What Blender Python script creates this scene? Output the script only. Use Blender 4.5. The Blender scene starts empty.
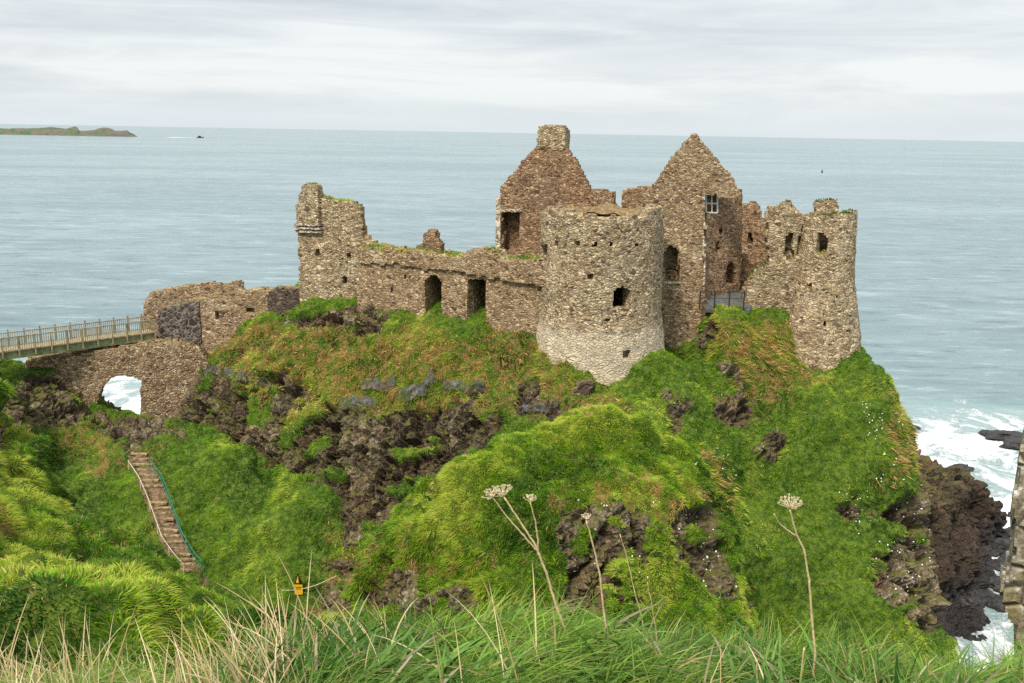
import bpy, math, random
import numpy as np
from mathutils import Vector, Matrix
from mathutils.bvhtree import BVHTree

random.seed(7)
RNG = np.random.default_rng(7)
SC = bpy.context.scene
COL = SC.collection

# ------------------------------------------------------------------ camera
FPX, CX, CY, CAMZ = 910.0, 512.0, 341.5, 46.0
PITCH, ROLL = math.radians(12.96), math.radians(1.0)
Fw = Vector((0, math.cos(PITCH), -math.sin(PITCH)))
R0, U0 = Vector((1, 0, 0)), Vector((0, math.sin(PITCH), math.cos(PITCH)))
Rt = R0 * math.cos(ROLL) + U0 * math.sin(ROLL)
Up = U0 * math.cos(ROLL) - R0 * math.sin(ROLL)
CAM = Vector((0, 0, CAMZ))
cd = bpy.data.cameras.new('camera')
cam = bpy.data.objects.new('camera', cd)
COL.objects.link(cam)
cd.sensor_width = 36.0
cd.lens = FPX * 36.0 / 1024.0
cd.clip_start, cd.clip_end = 0.1, 120000.0
m = Matrix((Rt, Up, -Fw)).transposed().to_4x4()
m.translation = CAM
cam.matrix_world = m
SC.camera = cam

# ------------------------------------------------------------------ light
SUN_EL, SUN_AZ = math.radians(52), math.radians(-150)     # azimuth from +Y towards +X: behind the camera, to the left
sd = bpy.data.lights.new('sun', 'SUN')
sd.energy, sd.angle, sd.color = 3.2, math.radians(11), (1.0, 0.93, 0.80)
sun = bpy.data.objects.new('sun', sd)
COL.objects.link(sun)
sdir = Vector((math.sin(SUN_AZ) * math.cos(SUN_EL), math.cos(SUN_AZ) * math.cos(SUN_EL), math.sin(SUN_EL)))
sun.rotation_euler = sdir.to_track_quat('Z', 'Y').to_euler()
sun.location = (0, -20, 90)

SC.view_settings.view_transform = 'Standard'
SC.view_settings.look = 'None'
SC.view_settings.exposure = 0.46
SC.view_settings.gamma = 1.0
SC.view_settings.use_curve_mapping = False
SC.cycles.use_denoising = False
SC.cycles.max_bounces = 6
SC.cycles.diffuse_bounces = 3
SC.cycles.transparent_max_bounces = 6

# ------------------------------------------------------------------ node helpers
class NT:
    def __init__(s, tree):
        s.t = tree; s.n = tree.nodes; s.l = tree.links
    def new(s, typ, **kw):
        n = s.n.new(typ)
        for k, v in kw.items():
            setattr(n, k, v)
        return n
    def put(s, sock, v):
        if v is None: return
        if hasattr(v, 'is_output') or isinstance(v, bpy.types.NodeSocket):
            s.l.new(v, sock)
        else:
            if isinstance(v, (tuple, list)) and sock.type == 'RGBA' and len(v) == 3: v = (*v, 1)
            sock.default_value = v
    def math(s, op, a, b=None, c=None, clamp=False):
        n = s.new('ShaderNodeMath', operation=op, use_clamp=clamp)
        s.put(n.inputs[0], a); s.put(n.inputs[1], b); s.put(n.inputs[2], c)
        return n.outputs[0]
    def vmath(s, op, a, b=None):
        n = s.new('ShaderNodeVectorMath', operation=op)
        s.put(n.inputs[0], a); s.put(n.inputs[1], b)
        return n.outputs['Value'] if op in ('DISTANCE', 'LENGTH', 'DOT_PRODUCT') else n.outputs[0]
    def mix(s, f, a, b, blend='MIX'):
        n = s.new('ShaderNodeMix', data_type='RGBA', blend_type=blend, clamp_factor=True)
        s.put(n.inputs[0], f); s.put(n.inputs[6], a); s.put(n.inputs[7], b)
        return n.outputs[2]
    def ramp(s, f, stops, interp='LINEAR'):
        n = s.new('ShaderNodeValToRGB')
        r = n.color_ramp; r.interpolation = interp
        while len(r.elements) < len(stops): r.elements.new(0.5)
        for e, (p, c) in zip(r.elements, stops):
            e.position = p; e.color = (*c, 1) if len(c) == 3 else c
        s.put(n.inputs[0], f)
        return n.outputs[0]
    def smooth(s, x, a, b, lo=0.0, hi=1.0):
        n = s.new('ShaderNodeMapRange', interpolation_type='SMOOTHSTEP')
        s.put(n.inputs[0], x); s.put(n.inputs[1], a); s.put(n.inputs[2], b); s.put(n.inputs[3], lo); s.put(n.inputs[4], hi)
        return n.outputs[0]
    def noise(s, v, scale, detail=4, rough=0.55, dist=0.0, out='Fac'):
        n = s.new('ShaderNodeTexNoise')
        s.put(n.inputs['Vector'], v); n.inputs['Scale'].default_value = scale
        n.inputs['Detail'].default_value = detail; n.inputs['Roughness'].default_value = rough
        n.inputs['Distortion'].default_value = dist
        return n.outputs[out]
    def voro(s, v, scale, feature='F1', rnd=1.0):
        n = s.new('ShaderNodeTexVoronoi', feature=feature)
        s.put(n.inputs['Vector'], v); n.inputs['Scale'].default_value = scale
        n.inputs['Randomness'].default_value = rnd
        return n
    def pos(s): return s.new('ShaderNodeNewGeometry').outputs['Position']
    def scale(s, v, sc): return s.vmath('MULTIPLY', v, sc)
    def bump(s, h, strength=0.5, dist=0.1, normal=None):
        n = s.new('ShaderNodeBump'); n.inputs['Strength'].default_value = strength; n.inputs['Distance'].default_value = dist
        s.put(n.inputs['Height'], h); s.put(n.inputs['Normal'], normal)
        return n.outputs[0]
    def attr(s, name, out='Fac'): return s.new('ShaderNodeAttribute', attribute_name=name).outputs[out]
    def sepz(s, v, i=2):
        n = s.new('ShaderNodeSeparateXYZ'); s.put(n.inputs[0], v); return n.outputs[i]

def material(name):
    mt = bpy.data.materials.new(name); mt.use_nodes = True
    t = NT(mt.node_tree); t.n.clear()
    out = t.new('ShaderNodeOutputMaterial')
    b = t.new('ShaderNodeBsdfPrincipled'); t.l.new(b.outputs[0], out.inputs[0])
    b.inputs['Roughness'].default_value = 0.9
    b.inputs['Specular IOR Level'].default_value = 0.25
    return mt, t, b, out

# ------------------------------------------------------------------ world: layered overcast
wd = bpy.data.worlds.new('World'); SC.world = wd; wd.use_nodes = True
t = NT(wd.node_tree); t.n.clear()
wo = t.new('ShaderNodeOutputWorld')
sky = t.new('ShaderNodeTexSky', sky_type='NISHITA', sun_disc=False)
sky.sun_elevation = SUN_EL; sky.sun_rotation = SUN_AZ
bg1 = t.new('ShaderNodeBackground'); t.l.new(sky.outputs[0], bg1.inputs[0]); bg1.inputs[1].default_value = 0.11
dirv = t.new('ShaderNodeTexCoord').outputs['Generated']
dz = t.sepz(dirv)
cv = t.scale(dirv, (3.6, 3.6, 34.0))
n1 = t.noise(cv, 1.0, 7, 0.60, 0.7)
n2 = t.noise(t.scale(dirv, (1.6, 1.6, 15.0)), 1.0, 4, 0.5, 0.4)
cl = t.math('ADD', t.math('MULTIPLY', n1, 0.62), t.math('MULTIPLY', n2, 0.56))
ccol = t.ramp(cl, [(0.43, (0.435, 0.478, 0.515)), (0.53, (0.515, 0.552, 0.578)), (0.62, (0.585, 0.613, 0.625)), (0.72, (0.665, 0.682, 0.685))])
ccol = t.mix(t.smooth(dz, 0.055, 0.0, 0.0, 0.75), ccol, (0.555, 0.61, 0.645))
zen = t.smooth(dz, 0.12, 0.75, 1.0, 1.7)
bg2 = t.new('ShaderNodeBackground'); t.l.new(ccol, bg2.inputs[0]); t.l.new(zen, bg2.inputs[1])
ms = t.new('ShaderNodeMixShader'); ms.inputs[0].default_value = 0.93
t.l.new(bg1.outputs[0], ms.inputs[1]); t.l.new(bg2.outputs[0], ms.inputs[2]); t.l.new(ms.outputs[0], wo.inputs[0])

# ------------------------------------------------------------------ picture <-> place
def ray(px, py):
    return (Fw * FPX + Rt * (px - CX) - Up * (py - CY)).normalized()
def at(px, py, Y):
    d = ray(px, py); return CAM + d * (Y / d.y)
def at_z(px, py, z):
    d = ray(px, py); return CAM + d * ((z - CAMZ) / d.z)
def proj(P):
    Q = np.asarray(P, float) - np.array(CAM)
    zf = np.maximum(Q @ np.array(Fw), 0.05)
    return CX + FPX * (Q @ np.array(Rt)) / zf, CY - FPX * (Q @ np.array(Up)) / zf

def inpoly(x, y, poly):
    r = np.zeros(np.shape(x), bool); n = len(poly)
    for i in range(n):
        x0, y0 = poly[i]; x1, y1 = poly[(i + 1) % n]
        if y0 == y1: continue
        c = ((y0 > y) != (y1 > y)) & (x < (x1 - x0) * (y - y0) / (y1 - y0) + x0)
        r ^= c
    return r

# ------------------------------------------------------------------ numpy noise
def _h(ix, iy, iz, seed):
    h = (ix.astype(np.int64) * 374761393 + iy.astype(np.int64) * 668265263 + iz.astype(np.int64) * 1274126177 + seed * 974634777) & 0xFFFFFFFF
    h = ((h ^ (h >> 13)) * 1103515245) & 0xFFFFFFFF
    h = ((h ^ (h >> 16)) * 2246822519) & 0xFFFFFFFF
    return h ^ (h >> 15)
def _u(h, k): return ((h >> (k * 8)) & 0xFFFF) / 65535.0
def vnoise(P, seed=0):
    """value noise, range about -1..1"""
    P = np.asarray(P, float); i = np.floor(P).astype(np.int64); f = P - i
    w = f * f * f * (f * (f * 6 - 15) + 10); r = 0.0
    for a in (0, 1):
        wa = w[:, 0] if a else 1 - w[:, 0]
        for b in (0, 1):
            wb = w[:, 1] if b else 1 - w[:, 1]
            for c in (0, 1):
                wc = w[:, 2] if c else 1 - w[:, 2]
                r = r + wa * wb * wc * _u(_h(i[:, 0] + a, i[:, 1] + b, i[:, 2] + c, seed), 1)
    return r * 2 - 1
def fbm(P, octv=4, seed=0, gain=0.5):
    P = np.asarray(P, float); r = 0; a = 1; s = 0
    for o in range(octv):
        r = r + a * vnoise(P * 2 ** o + 17.3 * o, seed + o); s += a; a *= gain
    return r / s * 1.6
def worley(P, seed=0):
    """F1, F2, random id of the nearest cell"""
    P = np.asarray(P, float); i = np.floor(P).astype(np.int64)
    f1 = np.full(len(P), 9.0); f2 = f1.copy(); cid = np.zeros(len(P))
    for a in (-1, 0, 1):
        for b in (-1, 0, 1):
            for c in (-1, 0, 1):
                h = _h(i[:, 0] + a, i[:, 1] + b, i[:, 2] + c, seed); g = _h(i[:, 1] + b, i[:, 2] + c, i[:, 0] + a, seed + 5)
                q = np.stack([i[:, 0] + a + _u(h, 0), i[:, 1] + b + _u(h, 2), i[:, 2] + c + _u(g, 1)], 1)
                d = np.linalg.norm(q - P, axis=1); near = d < f1
                f2 = np.where(near, f1, np.minimum(f2, d)); cid = np.where(near, _u(g, 0), cid); f1 = np.where(near, d, f1)
    return f1, f2, cid
def sstep(x, a, b):
    u = np.clip((x - a) / (b - a), 0, 1); return u * u * (3 - 2 * u)

# ------------------------------------------------------------------ object helpers
def tag(o, label=None, cat=None, group=None, kind='thing'):
    if label: o['label'] = label
    if cat: o['category'] = cat
    if group: o['group'] = group
    if kind: o['kind'] = kind
    return o
def add(name, V, F, mat, parent=None, smooth=False, origin=None):
    """ONE mesh object; V in world coordinates, F list of tuples or an (n,k) array"""
    V = np.asarray(V, float)
    if parent is not None: org = np.array(parent.matrix_world.translation) if parent.parent is None else np.array(parent['org'])
    elif origin is not None: org = np.array(origin, float)
    else: org = np.array([V[:, 0].mean(), V[:, 1].mean(), V[:, 2].min()])
    me = bpy.data.meshes.new(name)
    if isinstance(F, np.ndarray):
        k = F.shape[1]; n = len(F)
        me.vertices.add(len(V)); me.vertices.foreach_set('co', (V - org).astype(np.float32).ravel())
        me.loops.add(n * k); me.loops.foreach_set('vertex_index', F.astype(np.int32).ravel())
        me.polygons.add(n); me.polygons.foreach_set('loop_start', np.arange(0, n * k, k, dtype=np.int32))
        me.polygons.foreach_set('loop_total', np.full(n, k, dtype=np.int32))
        me.update(calc_edges=True)
    else:
        me.from_pydata([tuple(v) for v in (V - org)], [], F)
    me.validate()
    me.polygons.foreach_set('use_smooth', np.full(len(me.polygons), smooth))
    if mat: me.materials.append(mat)
    o = bpy.data.objects.new(name, me); COL.objects.link(o)
    if parent is not None:
        o.parent = parent; o['org'] = [float(v) for v in org]
    else:
        o.location = org; o.matrix_world = Matrix.Translation(Vector(org))
    return o
def empty(name, loc):
    o = bpy.data.objects.new(name, None); o.empty_display_size = 0.3; COL.objects.link(o)
    o.location = loc; o.matrix_world = Matrix.Translation(Vector(loc)); return o

class MB:
    """collects boxes and tubes for one mesh"""
    def __init__(s): s.V = []; s.F = []
    def box(s, c, ax, ay, az):
        c, ax, ay, az = Vector(c), Vector(ax), Vector(ay), Vector(az); n = len(s.V)
        for k in (-1, 1):
            for j in (-1, 1):
                for i in (-1, 1): s.V.append(c + ax * i + ay * j + az * k)
        for f in ((0, 2, 3, 1), (4, 5, 7, 6), (0, 1, 5, 4), (2, 6, 7, 3), (0, 4, 6, 2), (1, 3, 7, 5)): s.F.append(tuple(n + q for q in f))
    def bar(s, a, b, w, h, up=(0, 0, 1)):
        a, b = Vector(a), Vector(b); d = (b - a); L = d.length; d.normalize(); side = d.cross(Vector(up)).normalized(); u = side.cross(d)
        s.box((a + b) / 2, d * L / 2, side * w / 2, u * h / 2)
    def tube(s, pts, rad, seg=6, cap=True):
        pts = [Vector(p) for p in pts]; n0 = len(s.V)
        if not isinstance(rad, (list, tuple)): rad = [rad] * len(pts)
        for i, p in enumerate(pts):
            d = (pts[min(i + 1, len(pts) - 1)] - pts[max(i - 1, 0)]).normalized()
            a = d.orthogonal().normalized() if i == 0 else (pa - d * pa.dot(d)).normalized()
            pa = a; b = d.cross(a)
            for k in range(seg):
                q = 2 * math.pi * k / seg; s.V.append(p + (a * math.cos(q) + b * math.sin(q)) * rad[i])
        for i in range(len(pts) - 1):
            for k in range(seg):
                k2 = (k + 1) % seg; s.F.append((n0 + i * seg + k, n0 + i * seg + k2, n0 + (i + 1) * seg + k2, n0 + (i + 1) * seg + k))
        if cap:
            s.F.append(tuple(n0 + k for k in reversed(range(seg)))); e = n0 + (len(pts) - 1) * seg; s.F.append(tuple(e + k for k in range(seg)))
    def build(s, name, mat, parent=None, smooth=False):
        return add(name, [tuple(v) for v in s.V], s.F, mat, parent, smooth)

# ------------------------------------------------------------------ materials
def stone(name, stops, mortar, sc=(2.7, 2.7, 4.6), mw=0.07, moss=0.6, mosscol=((0.10, 0.11, 0.02), (0.30, 0.20, 0.05)), lime=None, stain=0.5, light=0.35, dark=0.24, bumpd=0.10, joint_shade=0.62):
    mt, t, b, out = material(name)
    P = t.pos()
    w = t.noise(P, 1.6, 3, 0.6, out='Color')
    v = t.vmath('ADD', P, t.scale(t.vmath('SUBTRACT', w, (0.5, 0.5, 0.5)), (0.35, 0.35, 0.22)))
    v = t.scale(v, sc)
    c = t.voro(v, 1.0); e = t.voro(v, 1.0, 'DISTANCE_TO_EDGE'); cb = t.voro(v, 0.56); eb = t.voro(v, 0.56, 'DISTANCE_TO_EDGE')
    c2 = t.voro(v, 2.3)
    bigm = t.smooth(t.noise(P, 0.75, 3, 0.55), 0.53, 0.56)
    edge = t.math('ADD', t.math('MULTIPLY', e.outputs['Distance'], t.math('SUBTRACT', 1.0, bigm)), t.math('MULTIPLY', eb.outputs['Distance'], bigm))
    rnd = t.math('ADD', t.math('MULTIPLY', t.sepz(c.outputs['Color'], 0), t.math('SUBTRACT', 1.0, bigm)), t.math('MULTIPLY', t.sepz(cb.outputs['Color'], 0), bigm)); rnd2 = t.sepz(c2.outputs['Color'], 1)
    fine = t.noise(P, 9.0, 5, 0.7)
    pick = t.math('ADD', t.math('MULTIPLY', rnd, 0.55), t.math('ADD', t.math('MULTIPLY', rnd2, 0.30), t.math('MULTIPLY', t.math('SUBTRACT', fine, 0.35), 0.75)), clamp=True)
    col = t.ramp(pick, stops)
    # pale weathered patches and dark damp ones
    big = t.noise(P, 0.42, 5, 0.62)
    col = t.mix(t.smooth(big, 0.52, 0.72, 0.0, light), col, (0.60, 0.51, 0.36))
    col = t.mix(t.smooth(t.noise(P, 0.30, 5, 0.65, 1.0), 0.52, 0.70, 0.0, stain), col, t.mix(0.5, col, (0.07, 0.055, 0.045)))
    mm = t.smooth(edge, mw * 0.25, mw, 1.0, 0.0)
    mcol = t.mix(t.smooth(t.noise(P, 0.9, 4, 0.6), 0.45, 0.68), t.mix(joint_shade, mortar, (0.045, 0.032, 0.022)), mortar)  # part of the joints coloured dark for the shadow between stones
    col = t.mix(t.math('MULTIPLY', mm, 0.85), col, mcol)
    # missing stones: dark recessed pockets
    pk = t.math('MULTIPLY', t.math('LESS_THAN', rnd, 0.05), t.smooth(edge, 0.05, 0.16))
    col = t.mix(t.math('MULTIPLY', pk, dark * 2.5), col, (0.035, 0.026, 0.02))
    if lime:
        z0, z1, lc = lime
        zz = t.math('ADD', t.sepz(P), t.math('MULTIPLY', t.math('SUBTRACT', t.noise(P, 0.7, 5, 0.65), 0.5), 3.2))
        lf = t.smooth(zz, z1, z0, 0.0, 0.68)
        lf = t.math('MULTIPLY', lf, t.smooth(t.noise(P, 3.1, 4, 0.7), 0.33, 0.50, 0.25, 1.0))
        col = t.mix(lf, col, lc)
    nz = t.sepz(t.new('ShaderNodeNewGeometry').outputs['Normal'])
    mf = t.math('MULTIPLY', t.smooth(nz, 0.35, 0.75), t.smooth(t.noise(P, 1.4, 4, 0.6), 0.40, 0.58))
    mc = t.mix(t.smooth(t.noise(P, 2.6, 3), 0.42, 0.62), mosscol[0], mosscol[1])
    col = t.mix(t.math('MULTIPLY', mf, moss), col, mc)
    t.put(b.inputs['Base Color'], col)
    hgt = t.math('ADD', t.math('MULTIPLY', t.smooth(edge, 0.0, 0.22), 0.8), t.math('ADD', t.math('MULTIPLY', rnd, 0.55), t.math('MULTIPLY', fine, 0.5)))
    hgt = t.math('SUBTRACT', hgt, t.math('MULTIPLY', pk, 1.5))
    t.put(b.inputs['Normal'], t.bump(hgt, 0.9, bumpd))
    return mt

BROWN = [(0.0, (0.045, 0.028, 0.016)), (0.25, (0.155, 0.095, 0.051)), (0.48, (0.28, 0.183, 0.099)), (0.70, (0.41, 0.29, 0.17)), (1.0, (0.70, 0.56, 0.39))]
REDBR = [(0.0, (0.035, 0.02, 0.013)), (0.25, (0.135, 0.072, 0.038)), (0.5, (0.26, 0.150, 0.080)), (0.72, (0.39, 0.25, 0.14)), (1.0, (0.64, 0.47, 0.30))]
GREYB = [(0.0, (0.032, 0.022, 0.014)), (0.22, (0.135, 0.090, 0.050)), (0.45, (0.30, 0.212, 0.118)), (0.70, (0.47, 0.36, 0.215)), (1.0, (0.78, 0.66, 0.46))]
PALE = [(0.0, (0.07, 0.055, 0.04)), (0.2, (0.23, 0.18, 0.13)), (0.45, (0.42, 0.34, 0.24)), (0.7, (0.56, 0.48, 0.37)), (1.0, (0.76, 0.70, 0.60))]
M_brown = stone('brown_rubble_stone', BROWN, (0.36, 0.27, 0.18), sc=(4.2, 4.2, 6.9), moss=0.9, bumpd=0.07)
M_gable = stone('red_brown_rubble_stone', REDBR, (0.32, 0.22, 0.14), stain=0.6, sc=(4.6, 4.6, 7.6), bumpd=0.07)
M_tower = stone('limewashed_rubble_stone', GREYB, (0.40, 0.33, 0.25), lime=(31.4, 33.0, (0.62, 0.53, 0.395)), moss=0.3, sc=(4.0, 4.0, 6.6), bumpd=0.08)
M_grey = stone('grey_rubble_stone', GREYB, (0.40, 0.32, 0.22), sc=(4.0, 4.0, 6.5), moss=0.8, bumpd=0.08)
M_pale = stone('pale_rubble_stone', PALE, (0.46, 0.40, 0.32))
M_arch = stone('arch_rubble_stone', BROWN, (0.36, 0.27, 0.18), sc=(3.8, 3.8, 5.6), mw=0.08)
M_basalt = stone('dark_basalt_stone', [(0.0, (0.02, 0.017, 0.016)), (0.4, (0.05, 0.04, 0.036)), (0.75, (0.09, 0.07, 0.06)), (1.0, (0.20, 0.16, 0.13))], (0.25, 0.21, 0.17), sc=(2.4, 2.4, 2.9), mw=0.13, light=0.0, stain=0.0, joint_shade=0.1)
M_darkwall = stone('dark_damp_stone', [(0.0, (0.025, 0.02, 0.018)), (0.4, (0.07, 0.05, 0.04)), (0.75, (0.14, 0.10, 0.075)), (1.0, (0.26, 0.20, 0.15))], (0.20, 0.15, 0.11))
def lichen_mat():
    mt, t, b, out = material('lichened_near_stone'); P = t.pos()
    f = t.noise(P, 14, 7, 0.72, 0.4); g = t.noise(t.scale(P, (1, 1, .5)), 4.5, 5, 0.65, 0.8)
    col = t.ramp(f, [(0.32, (0.06, 0.05, 0.035)), (0.45, (0.22, 0.18, 0.125)), (0.56, (0.40, 0.35, 0.26)), (0.70, (0.70, 0.66, 0.57))])
    col = t.mix(t.smooth(g, 0.50, 0.62, 0, .8), col, t.mix(f, (0.10, 0.085, 0.03), (0.36, 0.30, 0.13)))
    col = t.mix(t.smooth(t.noise(P, 7, 4, 0.6), 0.60, 0.68), col, (0.68, 0.66, 0.60))
    e = t.voro(t.scale(P, (3, 3, 4)), 1.0, 'DISTANCE_TO_EDGE').outputs['Distance']; col = t.mix(t.smooth(e, 0.0, 0.05, .8, 0), col, (0.03, 0.025, 0.02))
    t.put(b.inputs['Base Color'], col); t.put(b.inputs['Normal'], t.bump(t.math('ADD', f, t.smooth(e, 0, .1)), 0.9, 0.03)); return mt
M_lichen = lichen_mat()
M_quoin = stone('dressed_pale_stone', PALE, (0.35, 0.28, 0.2), sc=(1.6, 1.6, 2.2), mw=0.05, light=0.5, stain=0.2)

def simple(name, col, rough=0.8, nz=6.0, amt=0.35, metal=0.0):
    mt, t, b, out = material(name)
    P = t.pos()
    f = t.noise(P, nz, 5, 0.65)
    t.put(b.inputs['Base Color'], t.mix(t.smooth(f, 0.3, 0.7), tuple(c * (1 - amt) for c in col), tuple(min(1, c * (1 + amt)) for c in col)))
    t.put(b.inputs['Normal'], t.bump(f, 0.3, 0.02))
    b.inputs['Roughness'].default_value = rough; b.inputs['Metallic'].default_value = metal
    return mt
M_deck = simple('weathered_bridge_timber', (0.30, 0.25, 0.15), nz=3)
M_beam = simple('mossy_green_beam', (0.20, 0.22, 0.11), nz=1.6)
M_step = simple('weathered_step_timber', (0.27, 0.19, 0.105), nz=3.5, amt=0.6)
M_iron = simple('dark_iron', (0.03, 0.03, 0.032), 0.6)
M_rope = simple('pale_rope', (0.50, 0.43, 0.30), nz=20)
M_green = simple('green_painted_rail', (0.03, 0.16, 0.11), 0.6)
M_yellow = simple('yellow_sign_plate', (0.75, 0.42, 0.02), 0.5, amt=0.1)
M_black = simple('black_sign_mark', (0.015, 0.013, 0.012), 0.6)
M_white = simple('white_paint', (0.72, 0.71, 0.68), 0.6, amt=0.08)
M_path = simple('grey_path_gravel', (0.095, 0.093, 0.09), nz=3, amt=0.3)
M_straw = simple('dry_plant_straw', (0.62, 0.47, 0.26), nz=30, amt=0.25)
M_straw2 = simple('dry_flower_head', (0.66, 0.55, 0.36), nz=60, amt=0.25)
M_boat = simple('dark_boat_hull', (0.03, 0.035, 0.05), 0.5)
M_wake = simple('white_wake_foam', (0.75, 0.78, 0.8), 0.9, nz=0.3, amt=0.1)
M_flower = simple('white_petals', (0.78, 0.76, 0.70), nz=3, amt=0.1)

# bare rock and turf of the ground: 'rock' (0 turf, 1 rock) and 'dry' are attributes of the ground itself
def ground_mat():
    mt, t, b, out = material('turf_and_rock')
    P = t.pos()
    rk = t.attr('rock'); dry = t.attr('dry')
    w = t.noise(P, 1.1, 4, 0.6, out='Color')
    v = t.vmath('ADD', P, t.scale(t.vmath('SUBTRACT', w, (0.5, 0.5, 0.5)), (1.2, 1.2, 0.8)))
    c = t.voro(v, 1.5); e = t.voro(v, 1.5, 'DISTANCE_TO_EDGE'); c2 = t.voro(v, 4.2)
    f = t.noise(P, 5.0, 6, 0.72)
    pick = t.math('ADD', t.math('MULTIPLY', t.attr('blk'), 0.62), t.math('ADD', t.math('MULTIPLY', t.sepz(c2.outputs['Color'], 0), 0.16), t.math('MULTIPLY', t.math('SUBTRACT', f, 0.42), 1.1)), clamp=True)
    rcol = t.ramp(pick, [(0.0, (0.016, 0.010, 0.006)), (0.25, (0.048, 0.033, 0.021)), (0.50, (0.125, 0.090, 0.058)), (0.76, (0.30, 0.235, 0.165)), (1.0, (0.70, 0.58, 0.42))])
    rcol = t.mix(t.smooth(t.noise(P, 0.35, 4, 0.6), 0.50, 0.66, 0.0, 0.75), rcol, t.ramp(f, [(0.3, (0.10, 0.058, 0.036)), (0.7, (0.30, 0.19, 0.125))]))
    rcol = t.mix(t.smooth(t.noise(P, 0.22, 5, 0.65, 1.2), 0.53, 0.68, 0.0, 0.8), rcol, t.mix(f, (0.014, 0.010, 0.008), (0.11, 0.082, 0.06)))
    rcol = t.mix(t.smooth(e.outputs['Distance'], 0.0, 0.06, 0.75, 0.0), rcol, (0.015, 0.011, 0.009))
    rcol = t.mix(t.math('MULTIPLY', t.smooth(t.math('ADD', t.sepz(P), t.math('MULTIPLY', t.noise(P, 0.25, 3), 6.0)), 17.0, 9.0), 0.62), rcol, (0.028, 0.019, 0.013))
    wet = t.smooth(t.sepz(P), 4.5, 1.0)
    rcol = t.mix(t.math('MULTIPLY', wet, 0.75), rcol, (0.02, 0.02, 0.022))
    nz = t.sepz(t.new('ShaderNodeNewGeometry').outputs['Normal'])
    moss = t.math('MULTIPLY', t.smooth(t.math('ADD', nz, t.math('MULTIPLY', t.math('SUBTRACT', t.noise(P, 0.9, 5, 0.65), 0.5), 1.6)), 0.52, 0.80), t.smooth(t.sepz(P), 6.0, 14.0))
    rcol = t.mix(t.math('MULTIPLY', moss, 0.85), rcol, t.mix(t.noise(P, 3.0, 3), (0.05, 0.07, 0.008), (0.15, 0.14, 0.025)))
    g = t.noise(P, 2.4, 5, 0.65)
    gcol = t.mix(t.smooth(g, 0.35, 0.65), (0.03, 0.065, 0.006), (0.11, 0.165, 0.018))
    gcol = t.mix(t.math('MULTIPLY', dry, t.smooth(t.noise(P, 1.3, 4, 0.6), 0.42, 0.6)), gcol, (0.22, 0.13, 0.045))
    edge = t.smooth(t.math('ADD', rk, t.math('MULTIPLY', t.math('SUBTRACT', t.noise(P, 1.9, 5, 0.7), 0.5), 0.9)), 0.38, 0.58)
    t.put(b.inputs['Base Color'], t.mix(edge, gcol, rcol))
    h = t.math('ADD', t.math('MULTIPLY', t.smooth(e.outputs['Distance'], 0, 0.25), 0.6), t.math('ADD', f, t.math('MULTIPLY', t.sepz(c2.outputs['Color'], 0), 0.5)))
    t.put(b.inputs['Normal'], t.bump(h, 0.8, 0.15))
    t.put(b.inputs['Roughness'], t.math('SUBTRACT', 0.92, t.math('MULTIPLY', wet, 0.45)))
    return mt
M_ground = ground_mat()

def blade_mat(name, trans=0.35):
    mt = bpy.data.materials.new(name); mt.use_nodes = True
    t = NT(mt.node_tree); t.n.clear(); out = t.new('ShaderNodeOutputMaterial')
    col = t.attr('blade_colour', 'Color')
    d = t.new('ShaderNodeBsdfPrincipled'); t.put(d.inputs['Base Color'], col); d.inputs['Roughness'].default_value = 0.55; d.inputs['Specular IOR Level'].default_value = 0.25
    tr = t.new('ShaderNodeBsdfTranslucent'); t.put(tr.inputs[0], col)
    ms = t.new('ShaderNodeMixShader'); ms.inputs[0].default_value = trans
    t.l.new(d.outputs[0], ms.inputs[1]); t.l.new(tr.outputs[0], ms.inputs[2]); t.l.new(ms.outputs[0], out.inputs[0])
    return mt
M_blade = blade_mat('grass_blades')

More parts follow.
